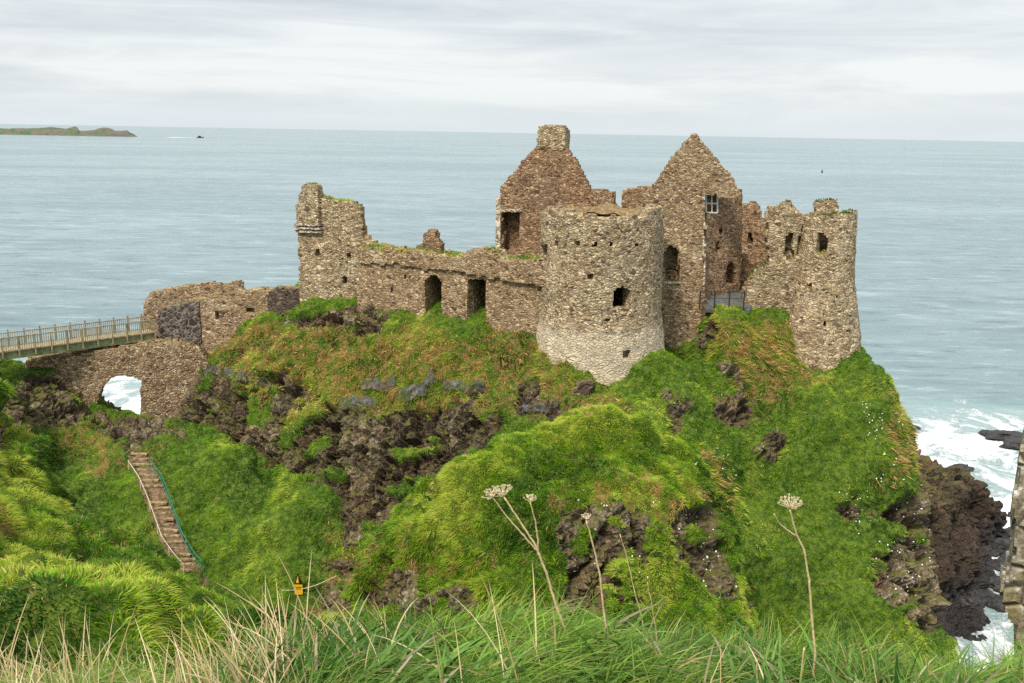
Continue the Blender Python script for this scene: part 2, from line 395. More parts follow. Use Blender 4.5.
# ------------------------------------------------------------------ the sea
def sea_mat():
    mt, t, b, out = material('sea_water')
    P = t.pos()
    x, y = t.sepz(P, 0), t.sepz(P, 1)
    st = t.scale(P, (0.35, 1.0, 1.0))
    n_big = t.noise(t.scale(P, (0.0016, 0.0045, 1)), 1.0, 4, 0.6, 0.6)
    n_mid = t.noise(st, 0.055, 6, 0.62, 0.4)
    n_sm = t.noise(st, 0.20, 6, 0.66, 0.3)
    col = t.mix(t.smooth(n_big, 0.36, 0.64), (0.135, 0.205, 0.225), (0.21, 0.285, 0.305))
    col = t.mix(t.smooth(n_mid, 0.40, 0.66, 0.0, 0.6), col, (0.10, 0.165, 0.185))
    col = t.mix(t.smooth(n_sm, 0.52, 0.68, 0.0, 0.62), col, (0.055, 0.105, 0.12))  # wave shading put into the water colour: dark streaks, then pale ones
    col = t.mix(t.smooth(n_sm, 0.46, 0.34, 0.0, 0.45), col, (0.36, 0.43, 0.45))
    # shallow turquoise and surf along the right shore and behind the arch
    n_f = t.noise(t.scale(P, (1.0, 0.75, 1)), 0.16, 8, 0.72, 1.4)
    n_f2 = t.noise(P, 0.045, 4, 0.6, 1.0)
    def near(cx, cy, r0, r1):
        d = t.vmath('DISTANCE', t.scale(P, (1, 1, 0)), (cx, cy, 0.0)); return t.smooth(d, r0, r1, 1.0, 0.0)
    shore = None
    for (sx, sy, r0, r1) in SHORE:
        q = near(sx, sy, r0, r1); shore = q if shore is None else t.math('MAXIMUM', shore, q)
    col = t.mix(t.math('MULTIPLY', shore, 0.7), col, (0.27, 0.38, 0.375))
    lev = t.math('ADD', t.math('MULTIPLY', n_f, 0.8), t.math('ADD', t.math('MULTIPLY', n_f2, 0.35), t.math('MULTIPLY', shore, 0.33)))
    foam = t.math('MULTIPLY', t.smooth(lev, 0.80, 0.95), t.smooth(shore, 0.0, 0.25))
    caps = t.math('MULTIPLY', t.smooth(t.noise(t.scale(P, (0.25, 1, 1)), 0.045, 7, 0.7, 0.8), 0.70, 0.78), 0.55)
    foam = t.math('MAXIMUM', foam, caps)
    col = t.mix(foam, col, (0.80, 0.83, 0.84))
    t.put(b.inputs['Base Color'], col)
    t.put(b.inputs['Roughness'], t.math('ADD', 0.22, t.math('MULTIPLY', foam, 0.6)))
    b.inputs['Specular IOR Level'].default_value = 0.16
    h = t.math('ADD', t.math('MULTIPLY', n_mid, 4.0), t.math('ADD', t.math('MULTIPLY', n_sm, 1.3), t.math('MULTIPLY', foam, 0.4)))
    t.put(b.inputs['Normal'], t.bump(h, 0.75, 1.0))
    return mt
_s5 = at_z(982, 618, 0)
_s1, _s2, _s3, _s4 = at_z(985, 520, 0), at_z(1010, 450, 0), at_z(960, 440, 0), at_z(118, 392, 0)
SHORE = [(_s1.x, _s1.y, 22, 42), (_s2.x, _s2.y, 10, 40), (_s3.x, _s3.y, 2, 22), (_s4.x, _s4.y, 16, 60), (_s5.x, _s5.y, 9, 24)]
a = np.linspace(0, 2 * math.pi, 97)[:-1]
rr = [0.0, 60, 400, 4000, 60000]
V = [(0, 60, 0)]; F = []
for k, r in enumerate(rr[1:]):
    for q in a: V.append((r * math.cos(q), 60 + r * math.sin(q), 0))
for i in range(96): F.append((0, 1 + i, 1 + (i + 1) % 96))
for k in range(3):
    for i in range(96):
        o0, o1 = 1 + k * 96, 1 + (k + 1) * 96; F.append((o0 + i, o1 + i, o1 + (i + 1) % 96, o0 + (i + 1) % 96))
tag(add('sea', V, F, sea_mat(), origin=(0, 60, 0)), 'pale grey green sea reaching the horizon', 'sea', kind='structure')

# ------------------------------------------------------------------ ground masses
ROCK = [  # bare rock faces
    [(188, 366), (230, 368), (275, 384), (300, 388), (330, 412), (362, 408), (395, 402), (420, 405), (455, 398), (490, 402), (520, 396), (560, 398), (600, 395), (598, 412), (560, 412), (515, 425), (480, 452), (470, 462), (430, 480), (400, 500), (370, 520), (345, 545), (335, 520), (322, 495), (300, 470), (270, 455), (250, 445), (215, 425), (190, 412)],
    [(30, 366), (70, 362), (190, 360), (205, 400), (185, 430), (140, 442), (90, 430), (40, 440), (0, 440), (0, 385)],
    [(285, 305), (383, 302), (385, 328), (285, 326)],
    [(330, 560), (352, 548), (375, 560), (400, 574), (470, 596), (500, 612), (330, 620)],
    [(566, 512), (584, 500), (610, 506), (628, 496), (652, 504), (668, 524), (650, 548), (656, 580), (630, 604), (588, 600), (572, 616), (552, 604), (572, 570), (560, 540)],
    [(680, 530), (702, 498), (722, 500), (730, 540), (748, 575), (756, 612), (722, 604), (706, 570), (684, 556)],
    [(708, 372), (725, 368), (752, 385), (748, 408), (725, 420), (710, 418)],
    [(755, 428), (780, 425), (785, 448), (770, 460), (755, 452)],
    [(835, 500), (862, 492), (884, 500), (880, 520), (835, 520)],
    [(880, 505), (905, 498), (925, 505), (934, 560), (930, 600), (908, 604), (888, 590), (880, 540)],
    [(905, 425), (1020, 425), (1020, 640), (925, 640), (918, 520)],
    [(640, 385), (690, 405), (688, 425), (650, 420)],
    [(0, 560), (18, 565), (18, 600), (0, 600)],
    [(190, 572), (212, 575), (208, 590), (190, 588)],
]
DRY = [[(205, 330), (300, 318), (540, 335), (600, 385), (600, 420), (480, 420), (380, 405), (300, 412), (230, 372)],
       [(570, 480), (700, 460), (720, 520), (560, 520)], [(700, 300), (800, 320), (800, 380), (720, 400)], [(875, 400), (900, 430), (915, 480), (880, 470)],
       [(330, 540), (480, 560), (480, 610), (330, 610)], [(60, 440), (150, 440), (120, 480), (60, 470)], [(60, 560), (110, 570), (130, 610), (90, 610)], [(0, 500), (25, 505), (20, 530), (0, 530)]]

def poly_field(px, py, polys, soft):
    r = np.zeros(len(px))
    for dx, dy in ((0, 0), (1, 0), (-1, 0), (0, 1), (0, -1), (.7, .7), (-.7, .7), (.7, -.7), (-.7, -.7)):
        u = np.zeros(len(px), bool)
        for p in polys: u |= inpoly(px + dx * soft, py + dy * soft, p)
        r += u
    return r / 9

def rbf_grid(pts, x0, x1, y0, y1, c):
    P = np.array([tuple(p) for p in pts]); n = len(P)
    D = np.linalg.norm(P[:, None, :2] - P[None, :, :2], axis=2)
    A = np.zeros((n + 1, n + 1)); A[:n, :n] = D - 0.04 * np.eye(n); A[:n, n] = 1; A[n, :n] = 1
    w = np.linalg.solve(A, np.append(P[:, 2], 0))
    xs = np.arange(x0, x1 + c / 2, c); ys = np.arange(y0, y1 + c / 2, c)
    X, Y = np.meshgrid(xs, ys, indexing='ij'); Z = np.full(X.shape, w[n])
    for k in range(n): Z += w[k] * np.hypot(X - P[k, 0], Y - P[k, 1])
    for _ in range(2):
        Q = np.pad(Z, 1, mode='edge'); Z = (Q[1:-1, 1:-1] * 2 + Q[:-2, 1:-1] + Q[2:, 1:-1] + Q[1:-1, :-2] + Q[1:-1, 2:]) / 6
    return X, Y, Z

GROUND = {}
def ground_mass(name, pts, box, c, voxel, zfloor, label, rockamp=1.0, grassamp=1.0, rockall=0.0, seed=0, cat='cliff', steep=0.34):
    x0, x1, y0, y1 = box
    X, Y, Z = rbf_grid(pts, x0, x1, y0, y1, c)
    Z = np.maximum(Z, zfloor + 0.3)
    nx, ny = X.shape
    top = np.stack([X.ravel(), Y.ravel(), Z.ravel()], 1); bot = top.copy(); bot[:, 2] = zfloor
    idx = np.arange(nx * ny).reshape(nx, ny); N = nx * ny
    q = np.stack([idx[:-1, :-1].ravel(), idx[1:, :-1].ravel(), idx[1:, 1:].ravel(), idx[:-1, 1:].ravel()], 1)
    Fs = [q, q[:, ::-1] + N]
    for e in (idx[:, 0], idx[::-1, -1], idx[-1, :], idx[0, ::-1]):
        Fs.append(np.stack([e[:-1], e[:-1] + N, e[1:] + N, e[1:]], 1)[:, ::-1])
    o = add(name, np.vstack([top, bot]), np.vstack(Fs), None, origin=(0, 0, 0))
    md = o.modifiers.new('r', 'REMESH'); md.mode = 'VOXEL'; md.voxel_size = voxel
    dg = bpy.context.evaluated_depsgraph_get()
    me = bpy.data.meshes.new_from_object(o.evaluated_get(dg))
    o.modifiers.clear(); old = o.data; o.data = me; bpy.data.meshes.remove(old)
    n = len(me.vertices); co = np.empty(n * 3, np.float32); me.vertices.foreach_get('co', co); co = co.reshape(-1, 3).astype(float)
    no = np.empty(n * 3, np.float32); me.vertices.foreach_get('normal', no); no = no.reshape(-1, 3).astype(float)
    # where rock is bare: mapped cliff faces and anything very steep
    px, py = proj(co)
    jx, jy = fbm(co * 0.8, 3, 31) * 10 + fbm(co * 0.22, 2, 32) * 14, fbm(co * 0.8, 3, 37) * 10 + fbm(co * 0.22, 2, 38) * 14
    rock = poly_field(px + jx, py + jy, ROCK, 5.0)
    stp = sstep(no[:, 2] + 0.22 * fbm(co * 0.6, 3, 41), steep, steep - 0.22)
    rock = np.clip(np.maximum(np.maximum(rock, stp), rockall), 0, 1)
    dry = poly_field(px + jx * 1.5, py + jy * 1.5, DRY, 9.0)
    # relief: blocky broken rock, hummocky turf
    f1, f2, cid = worley(co * np.array([0.62, 0.62, 0.75]) + 0.35 * fbm(co * 0.8, 2, 3)[:, None], 3 + seed)
    g1, g2, gid = worley(co * 1.9, 9 + seed)
    k1, k2, kid = worley(co * np.array([0.72, 0.72, 0.34]) + 0.5 * fbm(co * 0.5, 2, 6)[:, None], 13 + seed)
    b1, b2, bid = worley(co * np.array([0.28, 0.28, 0.36]) + 0.4 * fbm(co * 0.3, 2, 16)[:, None], 23 + seed)
    rel = (bid - 0.5) * 1.5 + (0.5 - b1) * 0.6 + fbm(co * 0.15, 2, 18) * 0.7 + (kid - 0.5) * 1.05 + (cid - 0.5) * 0.50 + (gid - 0.5) * 0.28 + fbm(co * 1.6, 2, 8) * 0.12
    rel -= 0.55 * (1 - sstep(k2 - k1, 0.03, 0.14)) + 0.22 * (1 - sstep(g2 - g1, 0.04, 0.16)) + 0.35
    blk = (0.5 * kid + 0.25 * gid + 0.25 * bid) * (1 - 0.55 * rockall)
    # turf patches keep a hold on the ledges
    patch = sstep(fbm(co * np.array([0.42, 0.42, 0.6]) + 3.3, 4, 47) + 0.9 * (no[:, 2] - 0.78), 0.20, 0.44) * (1 - rockall) * (co[:, 2] > 8)
    if cat == 'mound': patch = np.maximum(patch, sstep(fbm(co * np.array([0.75, 0.75, 0.5]) + 8.1, 4, 49), 0.34, 0.55)); rel -= 0.5
    rock = rock * (1 - 0.9 * patch)
    h1, h2, hid = worley(co * 1.15, 21 + seed)
    tus = fbm(co * 0.17, 2, 19) * 0.45 + fbm(co * 0.42, 3, 11) * 0.42 + (0.55 - h1) * 0.34 + (hid - 0.5) * 0.16 + fbm(co * 1.6, 2, 14) * 0.10
    amp = rock * rel * rockamp + (1 - rock) * tus * grassamp
    co2 = co + no * amp[:, None]
    me.vertices.foreach_set('co', co2.astype(np.float32).ravel())
    for nm, val in (('rock', rock), ('dry', dry), ('blk', blk)):
        at_ = me.attributes.new(nm, 'FLOAT', 'POINT'); at_.data.foreach_set('value', val.astype(np.float32))
    lt = np.empty(len(me.polygons), np.int32); me.polygons.foreach_get('loop_start', lt); lv = np.empty(len(me.loops), np.int32); me.loops.foreach_get('vertex_index', lv)
    me.polygons.foreach_set('use_smooth', rock[lv[lt]] < 0.5)
    me.materials.clear(); me.materials.append(M_ground); me.update()
    tag(o, label, cat, kind='structure')
    GROUND[name] = o
    return o

L3 = lambda *v: [Vector(p) for p in v]
crag_pts = [at(*p) for p in [
    (300, 299, 77), (330, 300, 75.5), (362, 303, 74.5), (400, 325, 72), (440, 322, 70.5), (480, 328, 69), (520, 336, 67.2), (545, 345, 66),
    (540, 340, 66.2), (550, 354, 64.5), (564, 371, 63.4), (582, 390, 62.9), (600, 394, 62.7), (618, 392, 62.7), (636, 378, 63.1), (652, 358, 64.6), (663, 342, 66.8), (668, 350, 69.8), (662, 340, 71.3), (676, 362, 70.8), (690, 374, 70.4), (703, 386, 70.0), (704, 388, 69.2), (696, 378, 70.2), (708, 306, 70.4), (715, 306, 70.4), (714, 325, 69.6), (712, 350, 68.6), (722, 307, 70.5), (745, 303, 70.6), (722, 307, 72.8), (745, 303, 73.5), (735, 296, 76),
    (760, 309, 71.8), (785, 314, 71.3), (788, 335, 70.5), (794, 350, 69.8), (808, 366, 69.2), (832, 370, 68.7), (852, 360, 69.2), (864, 352, 70.4), (868, 340, 71.5),
    (600, 330, 68.2), (600, 330, 66), (826, 330, 72.0), (685, 330, 71.5),
    (285, 320, 77.5), (262, 326, 78.3), (235, 346, 79), (215, 360, 79.2), (195, 370, 79.0), (250, 350, 76.5), (300, 350, 73.5), (300, 380, 71.5), (350, 380, 69.5), (400, 360, 69.3), (400, 385, 67.3), (440, 370, 67.0), (500, 370, 64.8), (550, 392, 62.5), (450, 395, 65.0), (500, 398, 63.2),
    # cliff face below the turf
    (200, 378, 76), (240, 386, 73.0), (290, 400, 70.0), (340, 415, 67.0), (400, 410, 65.6), (460, 408, 64.0), (520, 402, 62.5), (200, 425, 73.5), (240, 435, 70.5), (290, 450, 67.2), (330, 470, 64.2), (380, 460, 63.0), (430, 450, 62.4), (480, 440, 61.5), (340, 520, 60.6), (380, 500, 61.0), (430, 490, 60.6), (350, 545, 58.5),
    # saddle below the tower, right hand slopes
    (590, 408, 60.0), (590, 425, 58), (640, 414, 60.0), (640, 432, 58), (690, 440, 59), (700, 405, 62.5), (720, 340, 68.5), (760, 340, 69.2), (760, 400, 66), (720, 420, 61.5), (720, 500, 57.5), (760, 500, 60.5), (740, 600, 54.5), (760, 600, 56), (760, 660, 53),
    (820, 400, 65.2), (850, 400, 66), (850, 450, 63.2), (850, 500, 60.5), (850, 600, 55.5), (800, 650, 53.5), (870, 345, 68.5), (884, 375, 67), (894, 400, 66), (902, 430, 65), (912, 470, 63), (922, 505, 61.5), (930, 560, 58.5), (900, 520, 60), (905, 600, 56), (928, 610, 56.5), (935, 640, 55.5)]]
crag_pts += L3((-24, 81, 28.6), (-19, 80, 31), (-15, 78.5, 32.5), (-8, 78, 33), (0, 78, 33), (8, 78, 33.2), (16, 78, 33.2), (23, 76, 32.5), (-24, 88, 27.5), (-14, 88, 32), (-4, 90, 33), (6, 90, 33), (14, 90, 33), (22, 86, 32), (-20, 97, 32), (0, 98, 32), (16, 97, 31),
               (-32, 90, 24), (-36, 95, 4), (-34, 84, 14), (-30, 104, 3), (-15, 106, 4), (0, 107, 4), (15, 106, 4), (28, 98, 4), (30, 88, 18), (36, 88, 2), (33, 76, 14), (38, 74, -3), (34, 66, 8), (39, 66, -4), (33, 60, 6), (38, 58, -4), (34, 52, 2),
               (-26, 60, 9), (-20, 54, 9), (-10, 50, 9), (-30, 68, 12), (0, 46, 10), (12, 46, 11), (22, 47, 10), (30, 47, 4), (39, 47, -4), (-34, 76, 14))
ground_mass('castle_crag', crag_pts, (-37, 40, 46, 108), 0.5, 0.22, -5, 'steep basalt crag clad in green turf carrying the castle ruins')

mound_pts = [at(*p) for p in [
    (580, 413, 51), (540, 417, 50.5), (620, 417, 51), (500, 444, 49), (460, 463, 48.5), (420, 485, 47.5), (385, 520, 46.5), (357, 555, 45.5), (655, 422, 51.5), (682, 434, 51.2), (700, 455, 50.6), (712, 480, 50), (722, 508, 49),
    (560, 440, 48.8), (620, 440, 49.2), (670, 450, 49.6),
    (540, 470, 46.5), (600, 460, 47.5), (650, 470, 47.5), (470, 510, 44.8), (540, 510, 43.5), (430, 545, 44), (390, 560, 43.8), (600, 490, 44.5), (600, 505, 43.4), (690, 497, 46.8), (650, 500, 44.6),
    (480, 560, 42), (540, 570, 41), (600, 560, 42.2), (600, 600, 41.4), (640, 560, 42.8), (690, 560, 43.8), (725, 560, 46.0), (742, 605, 45.5), (690, 605, 42.8), (650, 612, 41.8), (540, 600, 40.2), (480, 595, 41), (420, 580, 43), (370, 590, 44), (340, 600, 45.5), (600, 640, 40), (700, 640, 41.5), (450, 630, 40.5)]]
mound_pts += L3((-13, 40, 14), (-13, 48, 14), (-12, 55, 14), (-4, 57, 17), (0, 55, 23), (4, 55.2, 24.5), (8, 55.2, 24), (4, 58, 20), (10, 57, 19), (14, 53, 15), (16, 48, 13), (16, 42, 13), (14, 36, 13), (4, 34, 14), (-6, 34, 14), (-12, 35, 12))
ground_mass('grassy_mound', mound_pts, (-14, 17, 33, 59), 0.4, 0.19, 8, 'rounded grassy mound with bare rock on its lower face', seed=3, rockamp=0.7, cat='mound')

gully_pts = [at(*p) for p in [
    (60, 362, 76), (30, 372, 73), (0, 360, 68), (20, 372, 70), (0, 400, 69.5), (40, 400, 73.5), (80, 405, 76.5), (118, 412, 78.5), (118, 408, 80.5), (150, 415, 77), (175, 420, 76.5), (200, 425, 75.5), (40, 430, 70.5), (90, 435, 71.5), (140, 447, 70), (200, 440, 71), (250, 445, 68.5),
    (100, 470, 68), (150, 485, 66.5), (200, 485, 66.2), (260, 490, 64.8), (310, 505, 62.5), (100, 500, 66), (160, 515, 64.2), (220, 530, 62.6), (280, 540, 60.5), (320, 550, 59), (190, 572, 60.5), (240, 580, 59.2), (300, 585, 57.2), (335, 585, 56), (300, 630, 54.5), (40, 470, 68.5), (0, 440, 70)]]
gully_pts += L3((-48, 70, 27.5), (-48, 80, 24), (-43, 84, 20), (-38.2, 86, 5), (-33, 87, 3), (-28, 84, 14), (-24, 78, 15), (-16, 70, 14), (-8, 60, 14), (-8, 50, 12), (-20, 48, 11), (-35, 50, 12), (-48, 55, 14), (-48, 90, 4), (-36, 91, 1))
ground_mass('gully', gully_pts, (-49, -8, 48, 92), 0.45, 0.25, -3, 'deep green gully below the arch with a stepped path', seed=5, rockamp=0.8, cat='gully')

ridge_pts = [at(*p) for p in [
    (-60, 440, 39), (0, 443, 37.5), (22, 447, 36), (42, 466, 35), (62, 490, 33.5), (100, 538, 30.5), (150, 578, 27.5), (190, 596, 26.5), (225, 605, 25.5), (260, 612, 25), (285, 618, 24),
    (-60, 500, 27), (0, 505, 26.5), (40, 520, 26), (60, 562, 21.5), (110, 606, 20), (0, 600, 16.5), (60, 610, 16), (120, 626, 17.2), (180, 634, 19.5), (240, 645, 19.5), (150, 650, 13.5), (0, 650, 12), (-60, 600, 15), (80, 655, 12), (220, 660, 14), (280, 662, 18), (300, 690, 14)]]
ridge_pts += L3((-32, 45, 16), (-24, 44, 13), (-16, 38, 13), (-11, 33, 16), (-7.5, 29, 21), (-4, 25, 25), (-1.5, 20, 29), (0, 14, 33), (0, 9, 37), (-6, 8, 39), (-14, 8, 41), (-24, 12, 42), (-33, 20, 40), (-33, 32, 36))
ground_mass('hillside_ridge', ridge_pts, (-33, 1, 7, 46), 0.35, 0.17, 8, 'grassy hillside ridge falling away to the right below the viewpoint', seed=7, grassamp=1.5, cat='hillside', steep=0.15)

seac_pts = [at(*p) for p in [(905, 434, 84), (918, 446, 86), (930, 466, 88), (942, 474, 92), (958, 466, 97), (966, 486, 97), (984, 482, 100), (996, 497, 101), (1006, 520, 100), (945, 500, 90), (930, 500, 86), (960, 515, 92), (975, 520, 95), (990, 540, 96),
    (935, 528, 84), (950, 533, 86), (966, 548, 87), (982, 566, 88), (985, 590, 87), (960, 575, 84.5), (940, 570, 82), (930, 600, 79), (955, 605, 81), (915, 480, 82), (905, 500, 78), (920, 540, 78)]]
seac_pts += [at_z(x, y, z_) for x, y, z_ in ((1012, 540, -1.5), (997, 553, -1), (982, 556, -0.2), (1006, 576, -1.5), (996, 602, -1.5), (972, 545, 1.0), (1016, 512, -2))]
seac_pts += L3((58, 104, -3), (60, 96, -3), (54, 90, -2.5), (53, 84, -3), (48, 76, -3), (40, 70, -3), (32, 70, 3), (30, 80, 6), (30, 92, 5), (36, 106, 2), (44, 112, -3), (54, 112, -3), (30, 112, -3))
ground_mass('sea_crag', seac_pts, (29, 62, 69, 114), 0.4, 0.28, -4, 'brown craggy rock spur running down into the surf', rockall=1.0, seed=11, rockamp=0.95)

# near bank the photographer stands on
def bank_z(x, y):
    yy = y + 0.10 * np.sin(x * 1.3)
    z = np.interp(yy, [-8, 1.5, 2.6, 3.4, 4.2, 6, 9, 14, 24, 30], [45.0, 44.3, 44.16, 43.90, 43.22, 41.2, 38.2, 33.3, 24, 20])
    edge = sstep(y, 1.2, 3.2)
    z = z - edge * (0.34 * sstep(x, -0.5, -1.7) + 0.10 * sstep(x, 1.0, 2.2))
    return z + 0.06 * np.sin(x * 2.7 + 1.1) * np.cos(y * 1.9) + 0.03 * np.sin(x * 6.1 + y * 4.0)
xs, ys = np.arange(-16, 16.01, 0.16), np.concatenate([np.arange(-8, 1.2, 0.4), np.arange(1.2, 8, 0.12), np.arange(8, 30.1, 0.6)])
X, Y = np.meshgrid(xs, ys, indexing='ij'); Z = bank_z(X, Y)
idx = np.arange(X.size).reshape(X.shape)
q = np.stack([idx[:-1, :-1].ravel(), idx[1:, :-1].ravel(), idx[1:, 1:].ravel(), idx[:-1, 1:].ravel()], 1)
bank = add('foreground_bank', np.stack([X.ravel(), Y.ravel(), Z.ravel()], 1), q, M_ground, smooth=True, origin=(0, 0, 0))
for nm in ('rock', 'dry', 'blk'): bank.data.attributes.new(nm, 'FLOAT', 'POINT')
tag(bank, 'steep grassy bank at the viewpoint in the foreground', 'bank', kind='structure')
GROUND['foreground_bank'] = bank

BV = {}
def mesh_arrays(o):
    me = o.data; n = len(me.vertices); co = np.empty(n * 3, np.float32); me.vertices.foreach_get('co', co)
    me.calc_loop_triangles(); tr = np.empty(len(me.loop_triangles) * 3, np.int32); me.loop_triangles.foreach_get('vertices', tr)
    return co.reshape(-1, 3).astype(float) + np.array(o.location), tr.reshape(-1, 3)
for k, o in GROUND.items():
    co, tr = mesh_arrays(o); BV[k] = BVHTree.FromPolygons([tuple(v) for v in co], [tuple(v) for v in tr])
def hit(px, py, only=None):
    for k in range(14):
        r = hit1(px, py + 3 * k, only)
        if r: return r
def hit1(px, py, only=None):
    d = ray(px, py); best = None
    for k, b in BV.items():
        if only and k not in only: continue
        r = b.ray_cast(CAM, d)
        if r[0] is not None and (best is None or r[3] < best[2]): best = (r[0], r[1], r[3])
    return best

# ------------------------------------------------------------------ ruined masonry
def wall(name, path, outline, holes=(), mat=None, thick=1.0, c=0.2, z=(26, 49), parent=None, closed=False, rough=0.13, flare=None, outward=None, jit=0.35, fill=None, thin=None):
    """a rubble wall along a ground path: kept where its outer face lies inside `outline`, broken edges, openings of real depth.
    holes: (polygon, depth)"""
    pts = np.array([(p[0], p[1]) for p in path], float)
    if closed: pts = np.vstack([pts, pts[:1]])
    seg = np.linalg.norm(np.diff(pts, axis=0), axis=1); cum = np.concatenate([[0], np.cumsum(seg)]); L = cum[-1]
    ns = max(2, int(round(L / c))); S = np.linspace(0, L, ns + 1)
    bx, by = np.interp(S, cum, pts[:, 0]), np.interp(S, cum, pts[:, 1])
    if closed:
        dx, dy = np.roll(bx[:-1], -1) - np.roll(bx[:-1], 1), np.roll(by[:-1], -1) - np.roll(by[:-1], 1); dx, dy = np.append(dx, dx[0]), np.append(dy, dy[0])
    else: dx, dy = np.gradient(bx), np.gradient(by)
    nl = np.hypot(dx, dy); nx, ny = dy / nl, -dx / nl
    mid = ns // 2
    if outward is None:
        if nx[mid] * bx[mid] + ny[mid] * by[mid] > 0 and not closed: nx, ny = -nx, -ny
        if closed and (nx[0] * (bx[0] - bx.mean()) + ny[0] * (by[0] - by.mean())) < 0: nx, ny = -nx, -ny
    z0, z1 = z; nz = int((z1 - z0) / c); nt = max(2, int(round(thick / (c * 1.4))))
    Zs = z0 + np.arange(nz + 1) * c; Ts = np.linspace(0, thick, nt + 1)
    fl = (lambda zz: 0 * zz) if flare is None else flare
    def pos(s, zz, tt):
        X = np.interp(s, S, bx); Yv = np.interp(s, S, by); NX = np.interp(s, S, nx); NY = np.interp(s, S, ny)
        off = fl(zz) * (1 - tt / thick) - tt
        return np.stack([X + NX * off, Yv + NY * off, zz], -1)
    sc_, zc_, tc_ = (S[:-1] + S[1:]) / 2, Zs[:-1] + c / 2, (Ts[:-1] + Ts[1:]) / 2
    SS, ZZ, TT = np.meshgrid(sc_, zc_, tc_, indexing='ij')
    P0 = pos(SS.ravel(), ZZ.ravel(), TT.ravel())
    blk = np.floor(P0 / np.array([0.45, 0.45, 0.28]) + 0.3).astype(np.int64)
    hb = _h(blk[:, 0], blk[:, 1], blk[:, 2], 77)
    ds = (fbm(P0 * 0.9, 3, 51) * 0.8 + (_u(hb, 0) - 0.5) * 1.4) * rough; dzv = (fbm(P0 * 0.8 + 40, 3, 57) * 1.0 + (_u(hb, 2) - 0.5) * 1.6) * rough
    sp = np.clip(SS.ravel() + ds, 0, L)
    FP = pos(sp, ZZ.ravel() + dzv, np.zeros(SS.size))
    px, py = proj(FP)
    keep = inpoly(px, py, outline)
    nrx, nry = np.interp(sp, S, nx), np.interp(sp, S, ny); facing = (nrx * FP[:, 0] + nry * FP[:, 1]) < 0
    HP = pos(np.clip(SS.ravel() + (0.3 if rough > 0.09 else 0.8) * ds, 0, L), ZZ.ravel() + (0.3 if rough > 0.09 else 0.8) * dzv, np.zeros(SS.size)); hx, hy = proj(HP)
    for hp, dep in holes: keep &= ~(inpoly(hx, hy, hp) & (TT.ravel() < dep) & facing)
    if thin: keep &= (ZZ.ravel() < thin[0]) | (TT.ravel() < thin[1])
    K = keep.reshape(SS.shape)
    if fill is not None: K &= fill(P0).reshape(SS.shape)
    # drop specks: a voxel with fewer than 2 kept neighbours goes
    for _ in range(2):
        Q = np.pad(K, 1).astype(int); nb = Q[:-2, 1:-1, 1:-1] + Q[2:, 1:-1, 1:-1] + Q[1:-1, :-2, 1:-1] + Q[1:-1, 2:, 1:-1] + Q[1:-1, 1:-1, :-2] + Q[1:-1, 1:-1, 2:]
        K &= nb >= 3
    n1, n2, n3 = K.shape
    vid = np.arange((n1 + 1) * (n2 + 1) * (n3 + 1)).reshape(n1 + 1, n2 + 1, n3 + 1)
    if closed: vid[-1] = vid[0]
    Kp = np.pad(K, 1)
    if closed: Kp[0, 1:-1, 1:-1] = K[-1]; Kp[-1, 1:-1, 1:-1] = K[0]
    faces = []
    def emit(mask, offs):
        i, j, k = np.nonzero(mask)
        faces.append(np.stack([vid[i + a, j + b, k + d] for a, b, d in offs], 1))
    core = Kp[1:-1, 1:-1, 1:-1]
    emit(core & ~Kp[:-2, 1:-1, 1:-1], ((0, 0, 0), (0, 0, 1), (0, 1, 1), (0, 1, 0)))
    emit(core & ~Kp[2:, 1:-1, 1:-1], ((1, 0, 0), (1, 1, 0), (1, 1, 1), (1, 0, 1)))
    emit(core & ~Kp[1:-1, :-2, 1:-1], ((0, 0, 0), (1, 0, 0), (1, 0, 1), (0, 0, 1)))
    emit(core & ~Kp[1:-1, 2:, 1:-1], ((0, 1, 0), (0, 1, 1), (1, 1, 1), (1, 1, 0)))
    emit(core & ~Kp[1:-1, 1:-1, :-2], ((0, 0, 0), (0, 1, 0), (1, 1, 0), (1, 0, 0)))
    emit(core & ~Kp[1:-1, 1:-1, 2:], ((0, 0, 1), (1, 0, 1), (1, 1, 1), (0, 1, 1)))
    Fc = np.vstack(faces)
    u, inv = np.unique(Fc, return_inverse=True); Fc = inv.reshape(Fc.shape)
    k3 = u % (n3 + 1); k2 = (u // (n3 + 1)) % (n2 + 1); k1 = u // ((n3 + 1) * (n2 + 1))
    V = pos(S[k1], Zs[k2], Ts[k3])
    acc = np.zeros_like(V); cnt = np.zeros(len(V))
    for a_, b_ in ((0, 1), (1, 2), (2, 3), (3, 0)):
        np.add.at(acc, Fc[:, a_], V[Fc[:, b_]]); np.add.at(cnt, Fc[:, a_], 1); np.add.at(acc, Fc[:, b_], V[Fc[:, a_]]); np.add.at(cnt, Fc[:, b_], 1)
    V = V * 0.62 + 0.38 * acc / cnt[:, None]
    for ax in range(3): V[:, ax] += vnoise(V * 2.6 + 11 * ax, 61 + ax) * c * jit * 0.7 + vnoise(V * 0.45 + 5 * ax, 71 + ax) * 0.06
    o = add(name, V, Fc[:, ::-1] if True else Fc, mat, parent, smooth=False)
    return o
def pl(a, b): return [at(*a), at(*b)]
def dense(poly, n=24): return [poly[0].lerp(poly[1], i / n) for i in range(n + 1)]
def rect(x0, y0, x1, y1): return [(x0, y0), (x1, y0), (x1, y1), (x0, y1)]
